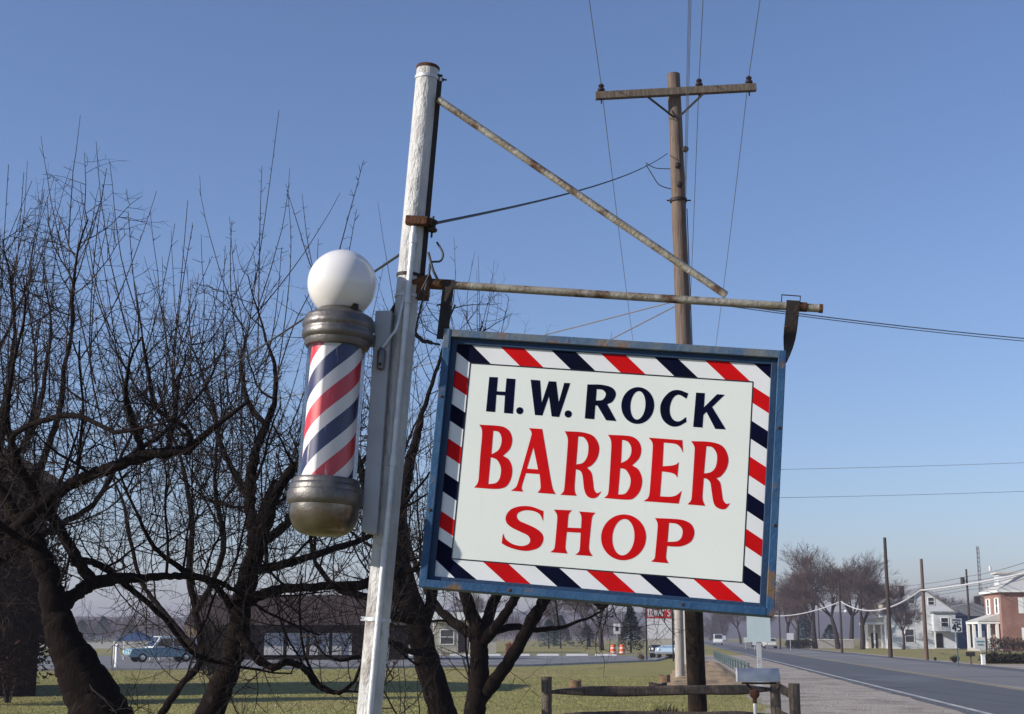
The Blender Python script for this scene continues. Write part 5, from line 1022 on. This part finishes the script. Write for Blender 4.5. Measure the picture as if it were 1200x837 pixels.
# lettering drawn by strokes
def seg_text(mb, strokes, o, sx, sz, w, y):                # strokes: polylines in a 0..1 box
    for L in strokes:
        for p, q_ in zip(L, L[1:]): v_ = abs(p[0] - q_[0]) < 1e-6; mb.beam((o[0] + p[0] * sx, y, o[1] + p[1] * sz), (o[0] + q_[0] * sx, y, o[1] + q_[1] * sz), w if v_ else .012, .012 if v_ else w)
GLY = {'4': [[(.75, 0), (.75, 1), (0, .35), (1, .35)]], '5': [[(.95, 1), (.1, 1), (.05, .55), (.6, .62), (.95, .35), (.7, .02), (.05, .05)]], 'D': [[(0, 0), (0, 1), (.6, 1), (1, .7), (1, .3), (.6, 0), (0, 0)]], 'E': [[(1, 1), (0, 1), (0, 0), (1, 0)], [(0, .5), (.8, .5)]],
       'N': [[(0, 0), (0, 1), (1, 0), (1, 1)]], 'Y': [[(0, 1), (.5, .5), (1, 1)], [(.5, .5), (.5, 0)]], "'": [[(.4, 1), (.4, .75)]], 'S': [[(1, .85), (.6, 1), (.1, .85), (.1, .6), (.9, .42), (.9, .15), (.5, 0), (0, .15)]], 'P': [[(0, 0), (0, 1), (.8, 1), (1, .75), (.8, .5), (0, .5)]], 'L': [[(0, 1), (0, 0), (.9, 0)]], 'I': [[(.5, 0), (.5, 1)]], 'M': [[(0, 0), (0, 1), (.5, .4), (1, 1), (1, 0)]], 'T': [[(0, 1), (1, 1)], [(.5, 1), (.5, 0)]]}
def word(mb, s, x, z, w, h, t, y, gap=.25):
    k = w / (len(s) * (1 + gap) - gap)
    for i, ch_ in enumerate(s): seg_text(mb, GLY[ch_], (x + i * k * (1 + gap), z), k, h, t, y)
x0, x1, Y = gx(1115, 80), gx(1128, 80), 80; z0, z1 = at(1121, 741, 80).z, at(1121, 725, 80).z; xm = (x0 + x1) / 2
g = thing('speed_limit_sign', 'white speed limit 45 sign on a thin green post across the road', 'road sign', (xm, Y, 0))
b = MB(); b.span((x0, Y, z0), (x1, Y + .01, z1)); pl = build(b, 'sign_plate', M['sign_blank'], g, flat=True); b = MB(); word(b, '45', x0 + .07, z0 + .06, (x1 - x0) - .14, .38, .07, Y - .008); word(b, 'SPEED', x0 + .08, z1 - .13, (x1 - x0) - .16, .09, .018, Y - .008); word(b, 'LIMIT', x0 + .1, z1 - .26, (x1 - x0) - .2, .09, .018, Y - .008); build(b, 'lettering', M['blackline'], pl, flat=True)
b = MB(); b.beam((xm, Y + .05, -.2), (xm, Y + .05, z1), .06, .05); build(b, 'post', M['guard_green'], g, flat=True)
# shop sign on two posts left of the pale poles
Y = 98; x0, x1 = gx(757.5, Y), gx(788.5, Y); g = thing('shop_sign', 'red and white shop sign on two dark posts beyond the lawn', 'shop sign', ((x0 + x1) / 2, Y, 0))
for x in (x0, x1): b = MB(); b.beam((x, Y, -.2), (x, Y, 3.7), .09, .09); build(b, 'post', M['black_iron'], g, flat=True)
zt, zr, zm, zl = at(770, 712, Y).z, at(770, 725, Y).z, at(770, 732.5, Y).z, at(770, 748.5, Y).z
b = MB(); b.span((x0 + .06, Y - .05, zr + .02), (x1 - .06, Y + .1, zt + .1)); bd = build(b, 'red_board', M['far_sign_red'], g, flat=True); b = MB(); word(b, "DENNY'S", x0 + .16, zr + .16, x1 - x0 - .32, .5, .085, Y - .06); build(b, 'lettering', M['sign_blank'], bd, flat=True)
b = MB(); b.span((x0 + .06, Y - .045, zm + .02), (x1 - .06, Y + .09, zr)); build(b, 'white_band', M['sign_blank'], g, flat=True)
b = MB(); b.span((x0 + .06, Y - .05, zl), (x1 - .06, Y + .1, zm)); build(b, 'message_board', M['sign_blank'], g, flat=True)
b = MB(); b.span((x0 + .06, Y - .03, zl - .42), (x1 - .06, Y + .06, zl - .02)); build(b, 'lower_board', M['cream_wall'], g, flat=True)
def small_sign(px, Y, wpx, py0, py1, lab, m='sign_blank', pm='galv'):
    x = gx(px, Y); z0, z1 = at(px, py1, Y).z, at(px, py0, Y).z; w = wpx / FPX * Y; g = thing('road_sign', lab, 'road sign', (x, Y, 0), 'small distant signs'); b = MB(); b.span((x - w / 2, Y, z0), (x + w / 2, Y + .02, z1)); build(b, 'sign_plate', M[m], g, flat=True); b = MB(); b.beam((x, Y + .06, -.2), (x, Y + .06, z1), .07, .07); build(b, 'post', M[pm], g, flat=True); return g
g = small_sign(723, 150, 8, 731, 743, 'white rectangular sign above the orange barrels'); b = MB(); x = gx(723, 150); b.box((x, 149.98, at(723, 737, 150).z), (.3, .02, .45)); build(b, 'symbol', M['blackline'], g, flat=True)
small_sign(926, 178, 8, 742, 750, 'small white sign in front of the roadside trees'); small_sign(873.5, 190, 4, 747, 753, 'tiny white sign left of the large pale sign'); small_sign(884, 175, 5, 750, 756, 'tiny white sign at the foot of the large pale sign'); small_sign(848, 300, 5, 745, 750, 'tiny white sign by the far end of the road')
Y = 118; g = small_sign(1148.5, Y, 13, 747, 761, 'low white yard sign in front of the brick house porch'); x = gx(1155, Y); b = MB(); b.beam((x, Y, -.2), (x, Y, at(1155, 734, Y).z), .08, .08); build(b, 'tall_post', M['black_iron'], g, flat=True)
b = MB(); zz = at(1148, 754, Y).z; b.box((gx(1148, Y), Y - .02, zz + .15), (.6, .02, .1)); b.box((gx(1148, Y), Y - .02, zz - .1), (.45, .02, .1)); build(b, 'lettering', M['car_teal'], g, flat=True)
# small mailbox and white marker across the road
Y = 84; x = gx(1136, Y); zz = at(1136, 767, Y).z; g = thing('mailbox', 'small dark mailbox on a post across the road', 'mailbox', (x, Y, 0)); b = MB(); b.prism(arch(.2, .24), -.25, .25, Matrix.Translation((x, Y, zz - .1)) @ Matrix.Rotation(R(80), 4, 'Z')); build(b, 'body', M['black_iron'], g); b = MB(); b.beam((x, Y, -.1), (x, Y, zz - .1), .09, .09); build(b, 'post', M['wood_post'], g, flat=True)
x = gx(1150.5, 86); g = thing('marker_post', 'short white marker post at the driveway hedge end', 'marker', (x, 86, 0)); b = MB(); b.box((x, 86, .28), (.2, .2, .56)); b.box((x, 86, .58), (.24, .24, .05)); build(b, 'post', M['white_trim'], g, flat=True)
# hedges, low wall
def hedge(px0, px1, Y, h, d, m, lab, seed, n=2600):
    x0, x1 = gx(px0, Y), gx(px1, Y); rng = random.Random(seed); b = MB(); k = max(3, int((x1 - x0) / (h * .8)))
    for i in range(k): blades(b, (x0 + (x1 - x0) * (i + .5) / k, Y + rng.uniform(-.1, .1), h * .5), ((x1 - x0) / k * .75, d, h * .52 * rng.uniform(.85, 1.15)), n // k, .22, .05, rng, .4)
    tag(build(b, 'hedge', m, flat=True, origin=((x0 + x1) / 2, Y, 0)), lab, 'hedge')
hedge(1158, 1215, 152, 1.5, .8, M['hedge_leaf'], 'dark hedge along the front of the brick house', 1); hedge(1151, 1215, 90, .55, .5, M['hedge_leaf'], 'low dark hedge along the lawn at the right edge', 2); hedge(922, 950, 200, 1.2, .8, M['hedge_leaf'], 'low dark hedge left of the pale wall', 3)
x0, x1 = gx(949, 205), gx(1000, 205); g = thing('garden_wall', 'low pale wall behind the bare roadside trees', 'wall', ((x0 + x1) / 2, 205, 0)); b = MB(); b.span((x0, 205, -.1), (x1, 205.3, 1.15)); build(b, 'wall', M['concrete'], g, flat=True); b = MB(); b.span((x0 - .05, 204.95, 1.152), (x1 + .05, 205.35, 1.26)); build(b, 'coping', M['white_trim'], g, flat=True)
x0, x1 = gx(930, 190), gx(946, 190); b = MB()
for px, Y, s_, lab, m in ((1117, 92, 10, 'small round bush beside the far driveway', 'hedge_leaf'), (1094, 100, 5, 'tiny dark bush on the far verge right of the brown pole', 'hedge_leaf'), (601, 120, 20, 'rust coloured leafy bush behind the dark trunks', 'rust_leaf'), (750, 100, 9, 'low dry bush at the foot of the shop sign', 'dry_leaf')):
    r = s_ / FPX * Y / 2; shrub('bush', gx(px, Y), Y, (r, r, r * .9), 500, r * .35, r * .08, M[m], lab, 'bush', seed=px, group=None, clumps=5)
# ------------------------------------------------------------------ vehicles
def vehicle(name, label, x, y, rz, kind, body, top, group=None):
    X = Matrix.Translation((x, y, 0)) @ Matrix.Rotation(rz, 4, 'Z'); g = thing(name, label, 'car' if kind != 'van' else 'van', (x, y, 0), group); w = .88        # nose towards -x
    if kind == 'wagon': low = [(-2.45, .35), (2.45, .35), (2.48, .95), (.2, .98), (-1.0, .98), (-2.4, .92), (-2.5, .6)]; cab = [(-.95, .98), (2.42, .96), (2.3, 1.75), (-.35, 1.78)]; gl = [(-.65, 1.08), (2.2, 1.08), (2.12, 1.6), (-.28, 1.62)]; posts = (.55, 1.4)
    elif kind == 'van': low = [(-2.3, .35), (2.4, .35), (2.4, 1.1), (-2.0, 1.1), (-2.3, .8)]; cab = [(-2.0, 1.1), (2.4, 1.1), (2.3, 2.1), (-1.5, 2.1)]; gl = [(-1.75, 1.2), (2.2, 1.2), (2.15, 1.8), (-1.5, 1.8)]; posts = (-.5, .9)
    else: low = [(-2.3, .32), (2.3, .32), (2.35, .85), (1.3, .92), (-.9, .92), (-2.25, .82), (-2.35, .55)]; cab = [(-.85, .92), (1.35, .92), (.85, 1.4), (-.25, 1.42)]; gl = [(-.62, .97), (1.1, .97), (.8, 1.33), (-.22, 1.35)]; posts = (.3,)
    b = MB(); b.prism(low, -w, w, X); o = build(b, 'body', M[body], g, flat=True); bv = o.modifiers.new('edge', 'BEVEL'); bv.width = .06; bv.segments = 2
    b = MB(); b.prism(cab, -w + .06, w - .06, X); o = build(b, 'roof', M[top], g, flat=True); bv = o.modifiers.new('edge', 'BEVEL'); bv.width = .05; bv.segments = 2
    b = MB()
    for s_ in (-1, 1): b.prism(gl, s_ * (w - .058), s_ * (w - .045), X)
    o = build(b, 'side_windows', M['glass'], g, flat=True); b = MB()
    for s_ in (-1, 1):
        for p in posts: b.box((p, s_ * (w - .044), (gl[0][1] + gl[2][1]) / 2), (.08, .02, gl[2][1] - gl[0][1] + .1), X=X)
    build(b, 'window_pillars', M[top], o, flat=True)
    fx0, fz0 = cab[0]; fx1, fz1 = cab[3]; b = MB(); b.face([X @ Vector(p) for p in ((fx0 + .05, -w + .16, fz0 + .1), (fx0 + .05, w - .16, fz0 + .1), (fx1 - .06, w - .2, fz1 - .09), (fx1 - .06, -w + .2, fz1 - .09))]); 
    b.v = [tuple(Vector(v) + (X.to_3x3() @ Vector((-.04, 0, .03)))) for v in b.v]; build(b, 'windscreen', M['glass'], g, flat=True)
    for wx in (low[0][0] + .85, low[1][0] - .95):
        for s_ in (-1, 1):
            c = X @ Vector((wx, s_ * (w - .1), .33)); ax = X.to_3x3() @ Vector((0, s_, 0)); b = MB(); b.lathe(c, ax, [(-.12, .26), (-.1, .33), (.08, .33), (.11, .27)], 16); wh = build(b, 'wheel', M['tyre'], g); b = MB(); b.lathe(c, ax, [(.10, .19), (.125, .17), (.13, .05)], 14); build(b, 'rim', M['chrome'], wh)
    for s_ in (-1, 1): b = MB(); b.lathe(X @ Vector((low[-1][0] + .02, s_ * .62, .70)), X.to_3x3() @ Vector((-1, 0, 0)), [(0, .1), (.05, .1), (.06, .06)], 12); build(b, 'headlight', M['lamp_glass'], g)
    b = MB(); b.box((low[-1][0] - .06, 0, .45), (.12, 1.75, .14), X=X); build(b, 'bumper', M['chrome'], g, flat=True); b = MB(); b.box((low[1][0] + .06, 0, .48), (.12, 1.75, .14), X=X); build(b, 'bumper', M['chrome'], g, flat=True); return g
vehicle('parked_wagon', 'teal station wagon with white roof parked left of the long building', gx(190, 96), 96, R(32), 'wagon', 'car_pale_teal', 'car_white').scale = (.94, .94, .94)
vehicle('parked_car', 'pale blue parked car partly behind the pale pole', gx(789, 112), 112, R(70), 'sedan', 'car_pale_blue', 'car_pale_blue')
vehicle('parked_car', 'black parked car beside the pale blue one', gx(776, 116), 116, R(80), 'sedan', 'car_dark', 'car_dark')
vehicle('car', 'cream oncoming car, nearest on the far stretch of road', rp(13.2, 205).x, rp(13.2, 205).y, R(90) - ROAD_A, 'sedan', 'car_cream', 'car_cream', 'oncoming cars')
vehicle('car', 'dark car following the cream one on the road', rp(13.0, 232).x, rp(13.0, 232).y, R(90) - ROAD_A, 'sedan', 'car_dark', 'car_dark', 'oncoming cars')
vehicle('van', 'white van far off at the end of the road', rp(8.6, 290).x, rp(8.6, 290).y, R(90) - ROAD_A, 'van', 'car_white', 'car_white')
# ------------------------------------------------------------------ parking lot furniture
for i in range(12):
    px = 332 + i * 34.0; xx = gx(px, 128); labp = 'white concrete parking stop in the row along the back of the lot'
    b = MB(); b.prism([(-.95, 0), (.95, 0), (.95, .1), (.88, .16), (-.88, .16), (-.95, .1)], -.11, .11, Matrix.Translation((gx(px + 4, 126), 126, .01))); o = build(b, 'parking_stop', M['white_trim'], flat=True, origin=(gx(px + 4, 126), 126, 0)); tag(o, labp, 'parking stop', 'parking stops')
for px, lab in ((718.5, 'left one of two orange barrels under the white sign'), (729, 'right one of two orange barrels under the white sign')):
    Y = 142; x = gx(px, Y); g = thing('traffic_barrel', lab, 'barrel', (x, Y, 0), 'orange barrels'); b = MB(); b.lathe((x, Y, 0), (0, 0, 1), [(0, .30), (.3, .29), (.31, .27), (.6, .26), (.61, .24), (.86, .23), (.88, .1)], 16); build(b, 'barrel', M['orange'], g)
    for z in (.1, .5): b = MB(); b.lathe((x, Y, z), (0, 0, 1), [(0, .305 if z < .5 else .272), (.09, .305 if z < .5 else .272)], 16); build(b, 'band', M['white_trim'], g)
x = gx(161, 103); g = thing('canopy_kiosk', 'small kiosk with dark blue pyramid canopy behind the wagon', 'kiosk', (x, 103, 0)); b = MB()
V = [Vector((x + a * 1.3, 103 + c * 1.3, 1.35)) for a, c in ((-1, -1), (1, -1), (1, 1), (-1, 1))]; ap = Vector((x, 103, 2.05))
for i in range(4): b.face([V[i], V[(i + 1) % 4], ap])
b.face(V[::-1]); build(b, 'canopy', M['tent_blue'], g, flat=True)
for v in V: b = MB(); b.beam((v.x * .98 + x * .02, v.y, 0), (v.x * .98 + x * .02, v.y, 1.34), .07, .07); build(b, 'post', M['white_trim'], g, flat=True)
for px, Y, h, lab in ((138, 80, 1.15, 'white post at the lot edge left of the wagon'), (110, 82, .8, 'short white post near the left trunk, with pale top')):
    x = gx(px, Y); g = thing('bollard', lab, 'post', (x, Y, 0), 'white posts at the lot'); b = MB(); b.tube([(x, Y, -.1), (x, Y, h)], .1, 10); build(b, 'post', M['white_trim'], g); b = MB(); b.lathe((x, Y, h), (0, 0, 1), [(0, .12), (.04, .12), (.1, .06)], 10); build(b, 'cap', M['white_trim'], g)
# ------------------------------------------------------------------ camera, light, sky
cam = bpy.data.cameras.new('camera'); cam.lens = 36 * FPX / 1200; cam.sensor_width = 36; cam.sensor_fit = 'HORIZONTAL'; cam.clip_end = 9000; cam.clip_start = .05
co = link(bpy.data.objects.new('camera', cam)); co.location = EYE; co.rotation_euler = (R(90) + PITCH, 0, 0); scene.camera = co
SUN_EL, SUN_AZ = R(24), R(252)           # azimuth clockwise from straight ahead: from the left, a little behind the camera
sd = Vector((math.sin(SUN_AZ) * math.cos(SUN_EL), math.cos(SUN_AZ) * math.cos(SUN_EL), math.sin(SUN_EL)))
sl = bpy.data.lights.new('sun', 'SUN'); sl.energy = 5.0; sl.angle = R(.53); sl.color = (1, .93, .82)
so = link(bpy.data.objects.new('sun', sl)); so.rotation_euler = (-sd).to_track_quat('-Z', 'Y').to_euler(); so.location = (-30, -10, 40)
w = bpy.data.worlds.new('World'); scene.world = w; w.use_nodes = True; nt = w.node_tree
sk = nt.nodes.new('ShaderNodeTexSky'); sk.sky_type = 'NISHITA'; sk.sun_disc = False; sk.sun_elevation = SUN_EL; sk.sun_rotation = SUN_AZ
sk.air_density = 1.0; sk.dust_density = .05; sk.ozone_density = 5.0; sk.altitude = 0
tn = nt.nodes.new('ShaderNodeMix'); tn.data_type = 'RGBA'; tn.blend_type = 'MULTIPLY'; tn.inputs[0].default_value = 1; tn.inputs[7].default_value = (1.10, .985, 1.03, 1)
nt.links.new(sk.outputs[0], tn.inputs[6]); nt.links.new(tn.outputs[2], nt.nodes['Background'].inputs[0]); nt.nodes['Background'].inputs[1].default_value = .112
scene.view_settings.view_transform = 'Standard'; scene.view_settings.look = 'None'; scene.view_settings.exposure = .36; scene.view_settings.gamma = 1
scene.cycles.use_denoising = True; scene.cycles.max_bounces = 6; scene.cycles.transparent_max_bounces = 12; scene.cycles.volume_bounces = 1
b = MB(); b.box((0, 1350, 26), (5400, 3300, 54))
hz = bpy.data.materials.new('haze_air'); hz.use_nodes = True; hn = hz.node_tree; hn.nodes.clear()
ho = hn.nodes.new('ShaderNodeOutputMaterial'); pv = hn.nodes.new('ShaderNodeVolumePrincipled'); pv.inputs['Color'].default_value = (.47, .465, .585, 1); pv.inputs['Density'].default_value = .0007; pv.inputs['Anisotropy'].default_value = .2
hn.links.new(pv.outputs[0], ho.inputs['Volume'])
tag(build(b, 'haze', hz, flat=True), kind='stuff')
